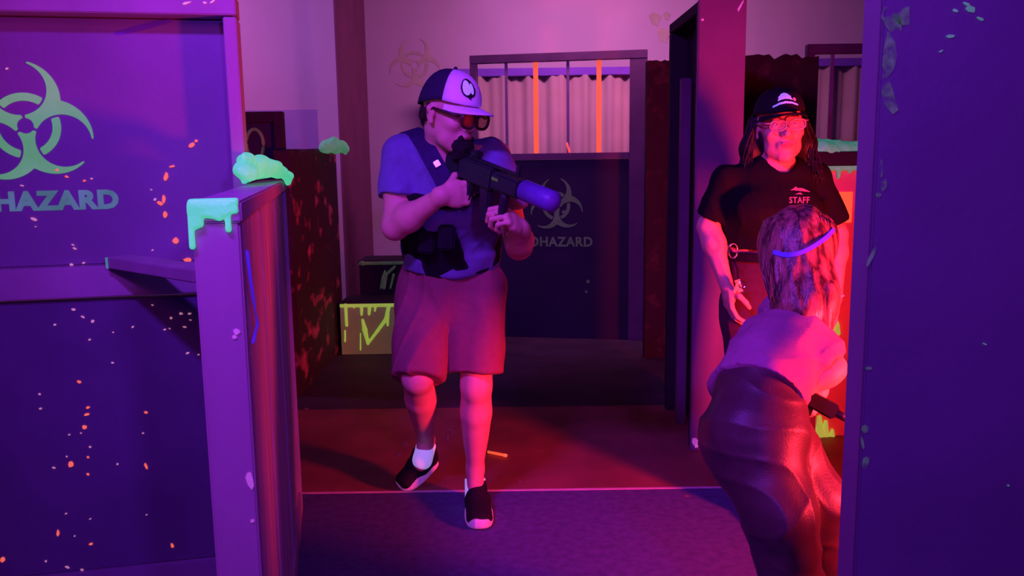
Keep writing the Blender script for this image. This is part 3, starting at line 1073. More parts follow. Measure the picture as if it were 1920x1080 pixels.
# ------------------------------------------------------------------ slime-topped red block at right
SY = 4.06
sx0, sx1 = P(1508, 600, SY).x, P(1650, 600, SY).x
SW = Plane((sx0, SY), 0)
sw = empty('slime_block', ((sx0 + sx1) / 2, SY + .2, 0), 'red lit block wall at right topped with mint slime, beside woman', 'half wall')
zc1 = SW.uz(1570, 284)[1]
zc0 = SW.uz(1570, 311)[1]
wds = sx1 - sx0
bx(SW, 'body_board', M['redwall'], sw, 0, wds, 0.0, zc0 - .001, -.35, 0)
bx(SW, 'dark_cap', M['crate_d'], sw, -.03, wds + .02, zc0, zc1, -.37, .03)
pr = [('b', SW.w(wds * .5, zc0 - .008, .012), ((1, 0, 0), (0, 1, 0), (0, 0, 1)), (wds * .5, .012, .014), .01, .01)]
for i in range(7):
    uu = wds * (.08 + .14 * i)
    pr.append(('c', SW.w(uu, zc0 - .01, .012), SW.w(uu, zc0 - .03 - .012 * (i % 3), .010), .012, .008, .01))
blob('slime_edge', pr, .006, M['slime_dim'], sw)
pr = []
for i, (px, py, r) in enumerate(((1515, 281, .03), (1528, 276, .05), (1540, 275, .055), (1556, 278, .05), (1572, 279, .05), (1588, 281, .045), (1604, 281, .045), (1620, 282, .04))):
    uu, zz = SW.uz(px, py, -.05)
    pr.append(('e', SW.w(uu, max(zc1 + .004, zz - .015), -.06), ((1, 0, 0), (0, 1, 0), (0, 0, 1)), (r * 1.2, r * 1.5, r * .75), .03))
blob('slime_heap', pr, .008, M['slime_dim'], sw, fold=(8, .006, 45))
o_u0, o_z1 = SW.uz(1573, 360)
o_u1, o_z0 = SW.uz(1596, 417)
bx(SW, 'orange_patch', M['orange'], sw, o_u0, o_u1, o_z0, o_z1, .0005, .004, .001)
pr = []
for px, y0_, y1_, r in ((1524, 800, 819, .016), (1536, 782, 819, .020), (1548, 790, 819, .016), (1560, 806, 819, .014)):
    pr.append(('c', SW.w(*SW.uz(px, y0_), .003), SW.w(*SW.uz(px, y1_), .003), r * .6, r, .01))
blob('slime_foot', pr, .006, M['slime_y'], sw)
pr = []
for (xa, ya), (xb, yb), r in (((1566, 610), (1556, 640), .016), ((1556, 640), (1550, 662), .02), ((1568, 604), (1572, 625), .01)):
    pr.append(('c', SW.w(*SW.uz(xa, ya), .003), SW.w(*SW.uz(xb, yb), .003), r, r, .01))
blob('slime_streak', pr, .006, M['slime_y'], sw)

# ------------------------------------------------------------------ near right wall
RY = 1.56
rx0 = P(1630, 540, RY).x
RWP = Plane((rx0, RY), 0)
rr_ = empty('near_divider', (rx0 + .6, RY + .05, 0), 'tall navy violet wall close at right edge with mint smears', 'wall segment')
bx(RWP, 'facing_board', M['rwall'], rr_, 0.0, 1.6, 0, 2.6, -.012, 0, .003)
bx(RWP, 'end_stud', M['rwall_end'], rr_, 0.001, .04, 0, 2.6, -.09, -.0125, .003)
bx(RWP, 'back_board', M['rwall'], rr_, .041, 1.6, 0, 2.6, -.09, -.078, .003)
flecks(RWP, 'mint_smear', M['smear'], rr_, [(1672, 40, 36, 60), (1668, 105, 34, 90), (1664, 170, 26, 90), (1690, 30, 40, 40)], .0008, 21)
flecks(RWP, 'mint_fleck', M['stencil_t'], rr_, [(1791, 20, 15, 6), (1812, 8, 15, 6), (1819, 17, 24, 12), (1837, 35, 14, 6), (1781, 68, 17, 7), (1764, 96, 10, 3), (1846, 645, 10, 3), (1890, 910, 5, 3)], .0008, 22)
flecks(RWP, 'grey_scuff', M['smear'], rr_, [(1656, 347, 12, 26), (1646, 366, 14, 10), (1652, 318, 6, 40), (1634, 480, 8, 50), (1628, 690, 14, 8), (1621, 805, 18, 18), (1617, 830, 6, 30), (1622, 868, 12, 26)], .0008, 23)

# ------------------------------------------------------------------ small things on the floor
def fl(px, py):
    g = G(px, py, .004)
    return g


dd = fl(915, 850)
de = fl(950, 857)
dart = empty('foam_dart', (dd.x, dd.y, 0), 'thin orange foam dart lying on the russet floor by the man', 'dart')
dd.z = de.z = .011
MB().tube([dd, dd.lerp(de, .85)], .007, 8).build('foam_body', M['orange'], dart, smooth=True)
MB().tube([dd.lerp(de, .85), de], [.0085, .0075], 8).build('tip', M['fleck'], dart, smooth=True)
mb = MB()
for px, py, w, h in ((843, 806, 14, 4), (840, 820, 7, 14), (848, 812, 5, 12), (760, 833, 16, 12), (748, 852, 12, 10), (975, 903, 8, 4), (1095, 828, 10, 3), (1288, 930, 12, 4), (575, 766, 10, 4)):
    ring = []
    for i in range(7):
        a = i / 7 * 6.283
        g = G(px + math.cos(a) * w / 2 * random.uniform(.7, 1.1), py + math.sin(a) * h / 2, .0012)
        ring.append((g.x, g.y, .0012 if g.y < SEAM_Y else .0006))
    mb.add(ring, [tuple(range(7))])
o = mb.build('floor_scuff', M['scuff'], floor)
o['kind'] = 'stuff'
#@PEOPLE
# ------------------------------------------------------------------ people
class Head:
    def __init__(self, c, fwd, up, sc=1.0):
        self.c = Vector(c)
        f = Vector(fwd).normalized()
        u = Vector(up)
        u = (u - f * u.dot(f)).normalized()
        self.f, self.u, self.s = f, u, u.cross(f)       # s: the person's left
        self.k = sc
        self.ax = (f, self.s, u)

    def p(self, f, s, u):
        return self.c + (self.f * f + self.s * s + self.u * u) * self.k

    def prims(self):
        k = self.k
        A = self.ax
        E = lambda f, s, u, r, b: ('e', self.p(f, s, u), A, tuple(x * k for x in r), b * k)
        C = lambda a, b, r0, r1, q: ('c', self.p(*a), self.p(*b), r0 * k, r1 * k, q * k)
        out = [E(-.012, 0, .038, (.098, .078, .092), .02), E(.030, 0, -.035, (.062, .060, .075), .03),
               C((.035, .03, -.075), (.068, .008, -.098), .030, .020, .03), C((.035, -.03, -.075), (.068, -.008, -.098), .030, .020, .03),
               E(.072, 0, -.100, (.020, .022, .018), .015),
               C((.082, -.034, .034), (.082, .034, .034), .012, .012, .018),
               E(.058, .044, -.022, (.026, .022, .020), .02), E(.058, -.044, -.022, (.026, .022, .020), .02)]
        for sg in (1, -1):
            out.append(('-',) + E(.100, .032 * sg, .012, (.020, .019, .013), .012))
        out += [E(.076, .032, .012, (.0125, .0145, .0125), .004), E(.076, -.032, .012, (.0125, .0145, .0125), .004),
                C((.086, 0, .022), (.108, 0, -.020), .0085, .0110, .010), E(.106, 0, -.026, (.014, .0125, .011), .008),
                E(.094, .013, -.028, (.013, .008, .008), .006), E(.094, -.013, -.028, (.013, .008, .008), .006),
                E(.085, 0, -.062, (.016, .030, .022), .014),
                E(.099, 0, -.056, (.0085, .022, .0055), .004), E(.097, 0, -.067, (.0090, .019, .0065), .004)]
        for sg in (1, -1):
            out += [E(-.012, .081 * sg, .000, (.018, .007, .032), .006), C((-.012, .074 * sg, 0), (-.016, .088 * sg, .012), .014, .010, .008), E(-.004, .080 * sg, -.030, (.009, .006, .011), .006)]
        return out

    def tints(self, lip=(.72, .38, .42), brow=(.32, .24, .22)):
        A, k = self.ax, self.k
        t = [(self.p(.099, 0, -.0615), A, (.014 * k, .020 * k, .0095 * k), lip)]
        for sg in (1, -1):
            t.append((self.p(.088, .034 * sg, .036), A, (.02 * k, .020 * k, .0045 * k), brow))
        return t

    def eyes(self, parent):
        for sg in (1, -1):
            c = self.p(.0795, .032 * sg, .012)
            e = sphere('eye', c, .0118 * self.k, M['eye'], parent)
            sphere('iris', c + self.f * .0072 * self.k, .0056 * self.k, M['iris'], e)


def sphere(name, c, r, m, parent, seg=14):
    mb = MB()
    vs, fs = [], []
    n, k = seg, seg // 2
    c = Vector(c)
    rr = r if isinstance(r, (tuple, list)) else (r, r, r)
    for i in range(k + 1):
        t = math.pi * i / k
        for j in range(n):
            a = 2 * math.pi * j / n
            vs.append(c + Vector((math.sin(t) * math.cos(a) * rr[0], math.sin(t) * math.sin(a) * rr[1], math.cos(t) * rr[2])))
    for i in range(k):
        for j in range(n):
            fs.append((i * n + j, (i + 1) * n + j, (i + 1) * n + (j + 1) % n, i * n + (j + 1) % n))
    return mb.add(vs, fs).build(name, m, parent, smooth=True)


def hand(wr, x, n, thumb_up, s=1.0, curl=(55, 70, 45), index=None, spread=.5, thumb=((.5, .75, .45), (.8, .1, .6), (.8, -.25, .5))):
    """wr wrist, x towards knuckles, n direction the fingers curl, thumb_up the thumb side"""
    x = Vector(x).normalized()
    n = Vector(n)
    n = (n - x * n.dot(x)).normalized()
    y = n.cross(x)
    if y.dot(Vector(thumb_up)) < 0:
        y = -y
    W = Vector(wr)
    q = lambda a, b, c: W + (x * a + y * b + n * c) * s
    out = [('x', q(-.02, 0, 0), q(.05, .0, 0), y, (.027 * s, .019 * s), (.040 * s, .016 * s), .015 * s),
           ('x', q(.03, 0, .002), q(.083, 0, .002), y, (.040 * s, .016 * s), (.041 * s, .0125 * s), .012 * s),
           ('e', q(.035, .026, .012), (x, y, n), (.030 * s, .016 * s, .016 * s), .012 * s),
           ('e', q(.040, -.026, .010), (x, y, n), (.034 * s, .014 * s, .013 * s), .012 * s)]
    L = (.046, .029, .022)
    for i, (off, bx_, ml) in enumerate(((.0325, .086, .95), (.0108, .091, 1.06), (-.0110, .087, 1.0), (-.0315, .078, .80))):
        c = index if (i == 0 and index) else curl
        p = q(bx_, off, 0)
        out.append(('c', q(.05, off * .8, 0), p, .0095 * s, .0105 * s, .006 * s))
        ang = 0
        for j in range(3):
            ang += math.radians(c[j])
            fan = y * (off * spread * (1 - min(ang, 1.5) / 1.5))
            d = (x * math.cos(ang) + n * math.sin(ang) + fan * 3).normalized()
            p2 = p + d * L[j] * ml * s
            r0, r1 = (.0102, .0092, .0084)[j] * s, (.0092, .0084, .0072)[j] * s
            if i == 3:
                r0, r1 = r0 * .86, r1 * .86
            out.append(('c', p, p2, r0, r1, .0025 * s))
            p = p2
    p = q(.022, .028, .006)
    for d, l, r0, r1 in zip(thumb, (.045, .034, .027), (.0135, .0112, .0105), (.0115, .0105, .0085)):
        v = (x * d[0] + y * d[1] + n * d[2]).normalized()
        p2 = p + v * l * s
        out.append(('c', p, p2, r0 * s, r1 * s, .005 * s))
        p = p2
    return out


def limb(a, b, r0, r1, mid=None, k=.03):
    """muscle-shaped limb: optional (t, radius) belly"""
    a, b = Vector(a), Vector(b)
    if mid is None:
        return [('c', a, b, r0, r1, k)]
    m = a.lerp(b, mid[0])
    return [('c', a, m, r0, mid[1], k), ('c', m, b, mid[1], r1, k)]


def glasses(parent, H, fm, lm, r=.0036, w=.029, hgt=.021, up=.010, fw=.104, half=.034, power=2.6):
    g = MB()
    obs = []
    for sg in (1, -1):
        ring = []
        for i in range(28):
            a = 2 * math.pi * i / 28
            ca_, sa_ = math.cos(a), math.sin(a)
            x = w * math.copysign(abs(ca_) ** (2 / power), ca_)
            y = hgt * math.copysign(abs(sa_) ** (2 / power), sa_)
            s_ = sg * half + x
            ring.append(H.p(fw - .16 * abs(s_) ** 1.5 + .02 * .4, s_, up + y))
        g.tube(ring, r * H.k, 8, closed=True)
        obs.append(ring)
        g.tube([H.p(fw - .008, sg * (half + w - .002), up + .010), H.p(fw - .03, sg * .079, up + .010), H.p(.0, sg * .086, up + .012), H.p(-.018, sg * .086, up - .008)], [r * H.k] * 4, 8)
    g.tube([H.p(fw + .004, .006, up + .006), H.p(fw + .007, 0, up + .009), H.p(fw + .004, -.006, up + .006)], r * H.k, 8)
    fr = g.build('glasses', fm, parent, smooth=True)
    for ring in obs:
        c = sum(ring, Vector()) / len(ring)
        mb = MB()
        n = len(ring)
        a = [c.lerp(p, .97) for p in ring]
        cf = c + H.f * .003
        vs = a + [cf] + [p - H.f * .0015 for p in a] + [cf - H.f * .0015]
        fs = [(i, (i + 1) % n, n) for i in range(n)] + [((i + 1) % n + n + 1, i + n + 1, 2 * n + 1) for i in range(n)]
        fs += [(i, i + n + 1, (i + 1) % n + n + 1, (i + 1) % n) for i in range(n)]
        mb.add(vs, fs).build('lens', lm, fr, smooth=True)
    return fr


def cap(parent, H, m_front, m_back, m_brim, rf=.112, rs=.092, ru=.098, base=.036, tilt=0.0, front=1.0, brim=.075, droop=.20, back=.020):
    """ball cap: dome of front and back panels, brim, button"""
    n, k = 40, 12

    def dome(a0, a1, grow=0.0):
        vs, fs = [], []
        na = int(n * (a1 - a0) / (2 * math.pi)) + 1
        th = .004
        for lay in (0, 1):
            for i in range(na + 1):
                a = a0 + (a1 - a0) * i / na
                for j in range(k + 1):
                    t = math.pi / 2 * j / k
                    e = math.cos(t) ** .82
                    hh = math.sin(t)
                    r1_ = rf + grow - lay * th
                    r2_ = rs + grow - lay * th
                    drop = -back * max(0, .25 - math.cos(a)) * (1 - hh)
                    fdx = .006 * max(0, math.cos(a)) * (1 - hh)
                    vs.append(H.p(-.012 + r1_ * e * math.cos(a) + fdx, r2_ * e * math.sin(a), base + drop + tilt * math.cos(a) * (1 - hh) + (ru + grow - lay * th) * hh))
        w = (na + 1) * (k + 1)
        q = lambda l, i, j: l * w + i * (k + 1) + j
        for i in range(na):
            for j in range(k):
                fs.append((q(0, i, j), q(0, i + 1, j), q(0, i + 1, j + 1), q(0, i, j + 1)))
                fs.append((q(1, i, j + 1), q(1, i + 1, j + 1), q(1, i + 1, j), q(1, i, j)))
            fs.append((q(1, i, 0), q(1, i + 1, 0), q(0, i + 1, 0), q(0, i, 0)))
        for j in range(k):
            fs.append((q(0, 0, j + 1), q(1, 0, j + 1), q(1, 0, j), q(0, 0, j)))
            fs.append((q(0, na, j), q(1, na, j), q(1, na, j + 1), q(0, na, j + 1)))
        return MB().add(vs, fs)
    fa = math.radians(68)
    c = dome(-fa, fa).build('cap', m_front, parent, smooth=True)
    dome(fa + .004, 2 * math.pi - fa - .004, -.0006).build('cap_back', m_back, c, smooth=True)
    vs, fs = [], []
    na, kk = 24, 6
    ba = math.radians(64)
    for lay in (0, 1):
        for i in range(na + 1):
            a = -ba + 2 * ba * i / na
            for j in range(kk + 1):
                t = j / kk
                ext = brim * t * (math.cos(a * 90 / 64 * .96) ** .55 if abs(a) < ba else 0)
                x = -.006 + rf * math.cos(a) + ext
                y = rs * math.sin(a) * (1 + .03 * t)
                z = base + tilt * math.cos(a) - .004 - droop * ext - .9 * (y * y) * (.4 + t) * 2.2 - lay * .0045
                vs.append(H.p(x, y, z))
    w = (na + 1) * (kk + 1)
    q = lambda l, i, j: l * w + i * (kk + 1) + j
    for i in range(na):
        for j in range(kk):
            fs.append((q(0, i, j), q(0, i, j + 1), q(0, i + 1, j + 1), q(0, i + 1, j)))
            fs.append((q(1, i + 1, j), q(1, i + 1, j + 1), q(1, i, j + 1), q(1, i, j)))
        fs.append((q(0, i, kk), q(1, i, kk), q(1, i + 1, kk), q(0, i + 1, kk)))
    MB().add(vs, fs).build('brim', m_brim, c, smooth=True)
    sphere('button', H.p(-.012, 0, base + ru + .002), .007 * H.k, m_back, c, 10)
    c['_'] = 0
    del c['_']

    def on(a, hgt, out=.0015):
        """point on the front dome at angle a (rad, + person's left) and height fraction"""
        t = math.asin(min(.999, hgt))
        e = math.cos(t) ** .82
        return H.p(-.012 + (rf + out) * e * math.cos(a) + .006 * math.cos(a) * (1 - hgt), (rs + out) * e * math.sin(a), base + tilt * math.cos(a) * (1 - hgt) + (ru + out) * hgt)
    return c, on


def patch(on, outline, name, m, parent, out=.0018):
    """flat print on a curved surface: grid over the outline's bounding box, kept where inside"""
    xs = [p[0] for p in outline]
    ys = [p[1] for p in outline]
    n = 26
    gx = [min(xs) + (max(xs) - min(xs)) * i / n for i in range(n + 1)]
    gy = [min(ys) + (max(ys) - min(ys)) * i / n for i in range(n + 1)]

    def inside(x, y):
        r = False
        for i in range(len(outline)):
            (x1, y1), (x2, y2) = outline[i - 1], outline[i]
            if (y1 > y) != (y2 > y) and x < (x2 - x1) * (y - y1) / (y2 - y1) + x1:
                r = not r
        return r
    vs = [on(a, b, out) for a in gx for b in gy]
    fs = []
    for i in range(n):
        for j in range(n):
            if inside((gx[i] + gx[i + 1]) / 2, (gy[j] + gy[j + 1]) / 2):
                a = i * (n + 1) + j
                fs.append((a, a + n + 1, a + n + 2, a + 1))
    me = bpy.data.meshes.new(name)
    me.from_pydata(vs, [], fs)
    bm = bmesh.new()
    bm.from_mesh(me)
    bmesh.ops.delete(bm, geom=[v for v in bm.verts if not v.link_faces], context='VERTS')
    bm.to_mesh(me)
    bm.free()
    return link(name, me, m, parent, True)


def ell(cx, cy, rx, ry, n=20):
    return [(cx + rx * math.cos(2 * math.pi * i / n), cy + ry * math.sin(2 * math.pi * i / n)) for i in range(n)]


def shoe(name, parent, heel, toe, up, w=.048, side=1):
    """heel, toe: ends of the sole bottom"""
    heel, toe = Vector(heel), Vector(toe)
    x, z, y = ortho(toe - heel, up)
    L = (toe - heel).length
    q = lambda a, b, c: heel + x * (a * L) + y * b + z * c
    up_ = [('x', q(.14, 0, .050), q(.42, 0, .052), y, (w * .74, .052), (w * .84, .050), .02), ('x', q(.42, 0, .046), q(.84, 0, .034), y, (w * .88, .046), (w * .92, .030), .02),
           ('x', q(.12, 0, .070), q(.26, 0, .100), y, (w * .70, .038), (w * .70, .028), .02), ('c', q(.08, 0, .07), q(.11, 0, .115), .024, .017, .015),
           ('-', 'b', q(.5, 0, -.02), (x, y, z), (L, .12, .040), .001, .004)]
    s = blob(name, up_, .0045, M['shoe'], parent)
    vs = []
    n = 28
    for i in range(n):
        a = 2 * math.pi * i / n
        t = .5 + .5 * math.cos(a)
        ww = w * (.78 + .30 * max(0, math.sin((t - .25) * 2.4))) * math.copysign(abs(math.sin(a)) ** .72, math.sin(a))
        vs.append((t, ww))
    mb = MB()
    for c_, gr in ((0.0, .94), (.010, 1.02), (.026, 1.0), (.034, .93)):
        for t, ww in vs:
            wave = .006 * math.sin(t * 13) if c_ > .02 else 0
            toe_up = .012 * max(0, (t - .75) / .25) ** 2
            mb.v.append(tuple(q(.5 + (t - .5) * (1.0 if gr > .95 else .975), ww * gr, c_ + wave + toe_up)))
    for l in range(3):
        for i in range(n):
            mb.f.append((l * n + i, l * n + (i + 1) % n, (l + 1) * n + (i + 1) % n, (l + 1) * n + i))
    mb.f.append(tuple(range(n - 1, -1, -1)))
    mb.f.append(tuple(range(3 * n, 4 * n)))
    mb.build('sole', M['sole'], s, smooth=False, bevel=.002)
    mb = MB()
    for i in range(4):
        a = .36 + .085 * i
        zz = .104 - .012 * i
        mb.tube([q(a, -w * .42, zz - .012), q(a + .02, 0, zz), q(a, w * .42, zz - .012)], .0028, 6)
    mb.build('laces', M['black_cloth'], s, smooth=True)
    return s


def ribbon(name, pts, nrm, w, th, m, parent):
    """flat strap through pts; nrm: outward direction per point"""
    vs, fs = [], []
    k = len(pts)
    pts = [Vector(p) for p in pts]
    for i, p in enumerate(pts):
        d = (pts[min(i + 1, k - 1)] - pts[max(i - 1, 0)]).normalized()
        n = Vector(nrm[i] if isinstance(nrm, list) else nrm)
        n = (n - d * n.dot(d)).normalized()
        s = d.cross(n)
        ww = w[i] if isinstance(w, list) else w
        for a, b in ((-1, 0), (1, 0), (1, 1), (-1, 1)):
            vs.append(p + s * a * ww * .5 + n * b * th)
    for i in range(k - 1):
        for j in range(4):
            a, b = i * 4 + j, i * 4 + (j + 1) % 4
            fs.append((a, b, b + 4, a + 4))
    fs += [(3, 2, 1, 0), ((k - 1) * 4, (k - 1) * 4 + 1, (k - 1) * 4 + 2, (k - 1) * 4 + 3)]
    return MB().add(vs, fs).build(name, m, parent, .0015, smooth=False)


def smooth_pts(pts, n):
    """Catmull-Rom resample"""
    pts = [Vector(p) for p in pts]
    out = []
    k = len(pts)
    for i in range(k - 1):
        p0, p1, p2, p3 = pts[max(i - 1, 0)], pts[i], pts[i + 1], pts[min(i + 2, k - 1)]
        for j in range(n):
            t = j / n
            out.append(.5 * ((2 * p1) + (p2 - p0) * t + (2 * p0 - 5 * p1 + 4 * p2 - p3) * t * t + (3 * p1 - p0 - 3 * p2 + p3) * t ** 3))
    out.append(pts[-1])
    return out


def strands(mb, curves, r=.0035, n=5, res=3):
    for c in curves:
        p = smooth_pts(c, res)
        k = len(p)
        mb.tube(p, [r * (1 - .75 * (i / (k - 1)) ** 2) for i in range(k)], n)


#@MAN
# ---- the man in the cap -------------------------------------------------------
man = empty('person', (P(845, 525, 3.22).x, 3.22, 0), 'man in lavender and navy cap and dark shorts, stepping forward aiming a black rifle', 'person')
mH = Head(P(843, 214, 2.94), (.76, -.60, -.26), (.16, -.08, 1), 1.0)
hipR, hipL = P(806, 548, 3.27), P(893, 548, 3.22)
kneR, kneL = P(783, 708, 3.08), P(893, 722, 3.13)
ankR, ankL = P(799, 826, 3.44), P(891, 878, 3.24)
pel = P(847, 530, 3.24)
wai = P(846, 470, 3.20)
che = P(842, 370, 3.10)
nek = P(832, 288, 3.03)
shR, shL = P(752, 288, 3.07), P(925, 296, 3.06)
elR, elL = P(741, 425, 2.99), P(973, 462, 3.02)
hdR, hdL = P(890, 360, 2.84), P(962, 392, 2.74)
sideT = (shL - shR).normalized()
gA, gB = P(834, 296, 2.98), P(1040, 380, 2.60)       # rifle axis, butt to muzzle
gx, gz, gy = ortho(gB - gA, (0, 0, 1))
gy = -gy
GL = (gB - gA).length
gq = lambda a, b=0, c=0: gA + gx * (a * GL) + gy * b + gz * c
gripR = gq(.28, 0, -.085)
gripL = gq(.60, 0, -.095)
wrR = gripR + Vector((-.086, -.022, -.002))
wrL = gripL + Vector((.060, .055, -.055))
body = mH.prims()
body += [('c', mH.p(-.03, 0, -.05), nek, .056, .060, .03), ('c', nek, nek.lerp(che, .3), .062, .085, .04)]
body += [('x', pel, wai, sideT, (.165, .115), (.150, .108), .05), ('x', wai, che, sideT, (.150, .108), (.172, .115), .05), ('x', che, nek.lerp(che, .25), sideT, (.172, .115), (.140, .085), .05)]
body += [('c', shR, che.lerp(nek, .5), .058, .08, .05), ('c', shL, che.lerp(nek, .5), .058, .08, .05)]
for sh, el, wr in ((shR, elR, wrR), (shL, elL, wrL)):
    body += limb(sh, el, .056, .042, (.45, .052)) + limb(el, wr, .043, .027, (.30, .046))
for hp, kn, an in ((hipR, kneR, ankR), (hipL, kneL, ankL)):
    body += limb(hp, kn, .088, .056, (.35, .083), .05)
    d = (an - kn).normalized()
    back = Vector((0, .022, 0))
    body += limb(kn, an, .053, .034, (.32, .052), .02) + [('e', kn.lerp(an, .33) + back, ortho(d, (1, 0, 0)), (.135, .038, .034), .06), ('e', kn + Vector((0, -.022, .0)), ((1, 0, 0), (0, 1, 0), (0, 0, 1)), (.028, .020, .034), .05)]
body += [('c', ankR, P(790, 868, 3.40), .034, .034, .02), ('c', ankL, G(892, 955) + Vector((0, 0, .05)), .034, .036, .02)]
body += hand(wrR, gripR - wrR + Vector((.0, 0, .004)), (.15, 1, .10), (0, 0, 1), 1.02, (62, 78, 40), (30, 42, 25), thumb=((.55, .6, .45), (.85, .0, .5), (.85, -.15, .3)))
body += hand(wrL, gripL - wrL + Vector((-.02, -.03, .02)), (-.75, -.45, .3), (0, -.5, 1), 1.02, (58, 75, 45), thumb=((.5, .65, .4), (.7, .25, .7), (.6, -.1, .8)))
blob('body', body, .0045, M['skin'], man, tint=mH.tints())
mH.eyes(man)
# shirt
sh_p = [('x', P(846, 494, 3.21), wai, sideT, (.172, .130), (.170, .130), 'flat', 'both', .02), ('x', wai, che, sideT, (.170, .130), (.188, .134), .05), ('x', che, nek.lerp(che, .22), sideT, (.188, .134), (.140, .088), .05),
        ('c', shR, che.lerp(nek, .62), .072, .085, .05), ('c', shL, che.lerp(nek, .62), .064, .085, .04)]
for sh, el in ((shR, elR), (shL, elL)):
    e = sh.lerp(el, .60)
    sh_p += [('f', sh, e, .064, .071, .02)]
sh_p += [('-', 'c', nek.lerp(che, .06), mH.p(-.03, 0, -.06), .066, .066, .008)]
blob('shirt', sh_p, .006, M['shirt'], man, fold=(21, .0055, 26, (1, 1, .6)))
# shorts
hR_, hL_ = hipR.lerp(kneR, 1.0), hipL.lerp(kneL, .86)
so = [('x', P(847, 560, 3.25), P(846, 492, 3.21), sideT, (.185, .138), (.168, .124), .05),
      ('f', hipR + Vector((-.012, 0, .02)), hR_ + Vector((0, 0, -.002)), .110, .097, .035), ('f', hipL + Vector((.01, 0, .02)), hL_, .110, .103, .035)]
blob('shorts', so, .006, M['shorts'], man, fold=(33, .0065, 19, (1, 1, .30)))
wr_ = []
MBp = MB()
# chest rig and strap
rig = blob('chest_rig', [('x', wai.lerp(che, -.12), che.lerp(nek, .42), sideT, (.185, .148), (.198, .146), 'flat', 'both', .01), ('-', 'e', P(916, 450, 2.99), ((1, 0, 0), (0, 1, 0), (0, 0, 1)), (.105, .16, .16), .02)], .006, M['black_cloth'], man, fold=(4, .0012, 24))
for i, (px, py, Y) in enumerate(((800, 452, 3.015), (838, 445, 2.98))):
    c = P(px, py, Y)
    MB().obox(c, ortho(sideT, (0, 0, 1)), (.030, .045, .018)).build('pouch', M['black_cloth'], rig, .008)
st = smooth_pts([P(752, 262, 3.20), P(770, 247, 3.11), P(790, 262, 2.99), P(810, 298, 2.925), P(832, 338, 2.90), P(850, 372, 2.90)], 5)
stn = [Vector((-.1, -.25 if i > 6 else .05, 1.0 if i < 10 else .5)) + Vector((0, -1.0, 0)) * min(1, i / 9) for i in range(len(st))]
ribbon('shoulder_strap', st, stn, .062, .008, M['navy_cloth'], rig)
ribbon('buckle', [P(817, 303, 2.91), P(823, 313, 2.905)], (-.1, -1, .4), .020, .012, M['metal'], rig)
# head gear
mc, mon = cap(man, mH, M['cap_w'], M['cap_d'], M['cap_w'], rf=.113, rs=.094, ru=.100, base=.048, brim=.066, droop=.10, back=.036)
bc = (-.36, .52)
patch(mon, ell(bc[0] + .02, bc[1], .31, .28), 'badge_edge', M['ink'], mc, .002)
patch(mon, [(x, y) for x, y in ell(bc[0] - .065, bc[1] + .01, .165, .215) if True], 'badge_print', M['lav'], mc, .003)
patch(mon, ell(bc[0] + .155, bc[1] + .0, .075, .165), 'badge_print', M['lav'], mc, .003)
patch(mon, [(bc[0] - .02, bc[1] - .20), (bc[0] + .10, bc[1] - .20), (bc[0] + .10, bc[1] - .32), (bc[0] + .02, bc[1] - .32)], 'badge_mark', M['ink'], mc, .0036)
glasses(man, mH, M['glass_f'], M['lens_o'], r=.0050, w=.031, hgt=.025, up=.003, fw=.112, half=.036)
blob('goatee', [('e', mH.p(.094, 0, -.090), mH.ax, (.026, .036, .030), .01), ('e', mH.p(.080, 0, -.118), mH.ax, (.032, .034, .026), .015), ('c', mH.p(.092, .026, -.060), mH.p(.084, .034, -.092), .008, .012, .01), ('c', mH.p(.092, -.026, -.060), mH.p(.084, -.034, -.092), .008, .012, .01)],
     .004, M['beard'], man, fold=(9, .003, 120))
blob('hair', [('e', mH.p(-.070, 0, -.01), mH.ax, (.038, .064, .060), .02), ('c', mH.p(-.03, .078, .02), mH.p(-.05, .070, -.03), .010, .012, .015), ('c', mH.p(-.03, -.078, .02), mH.p(-.05, -.070, -.03), .010, .012, .015)], .005, M['hair_d'], man, fold=(10, .002, 160))
# socks and shoes
SOCK = {'R': -.030, 'L': -.05}
for nm, kn, an, foot in (('R', kneR, ankR, P(792, 862, 3.40)), ('L', kneL, ankL, G(892, 955) + Vector((0, 0, .05)))):
    d = (kn - an).normalized()
    top = an + d * SOCK[nm]
    blob('sock', [('f', foot, top, .042, .041, .02)], .0045, M['sock'], man)
toeR = G(752, 922) + Vector((0, 0, .004))
heelR = P(822, 866, 3.50)
shoe('shoe', man, heelR, toeR, (-.25, -.35, 1), .053)
shoe('shoe', man, G(893, 938) + Vector((0, 0, .002)), G(901, 999) + Vector((0, 0, .002)), (0, 0, 1), .055)
# short white cuff marks of the tee print
# ---- rifle --------------------------------------------------------------------
gun = empty('rifle', gq(.3, 0, -.1), 'black toy rifle with violet muzzle, held in both hands by the man', 'rifle')
ga = (gx, gy, gz)


def gbox(name, a0, a1, hy, z0, z1, m, bev=.004):
    mb = MB()
    mb.obox(gq((a0 + a1) / 2, 0, (z0 + z1) / 2), ga, ((a1 - a0) * GL / 2, hy, (z1 - z0) / 2))
    return mb.build(name, m, gun, bev)


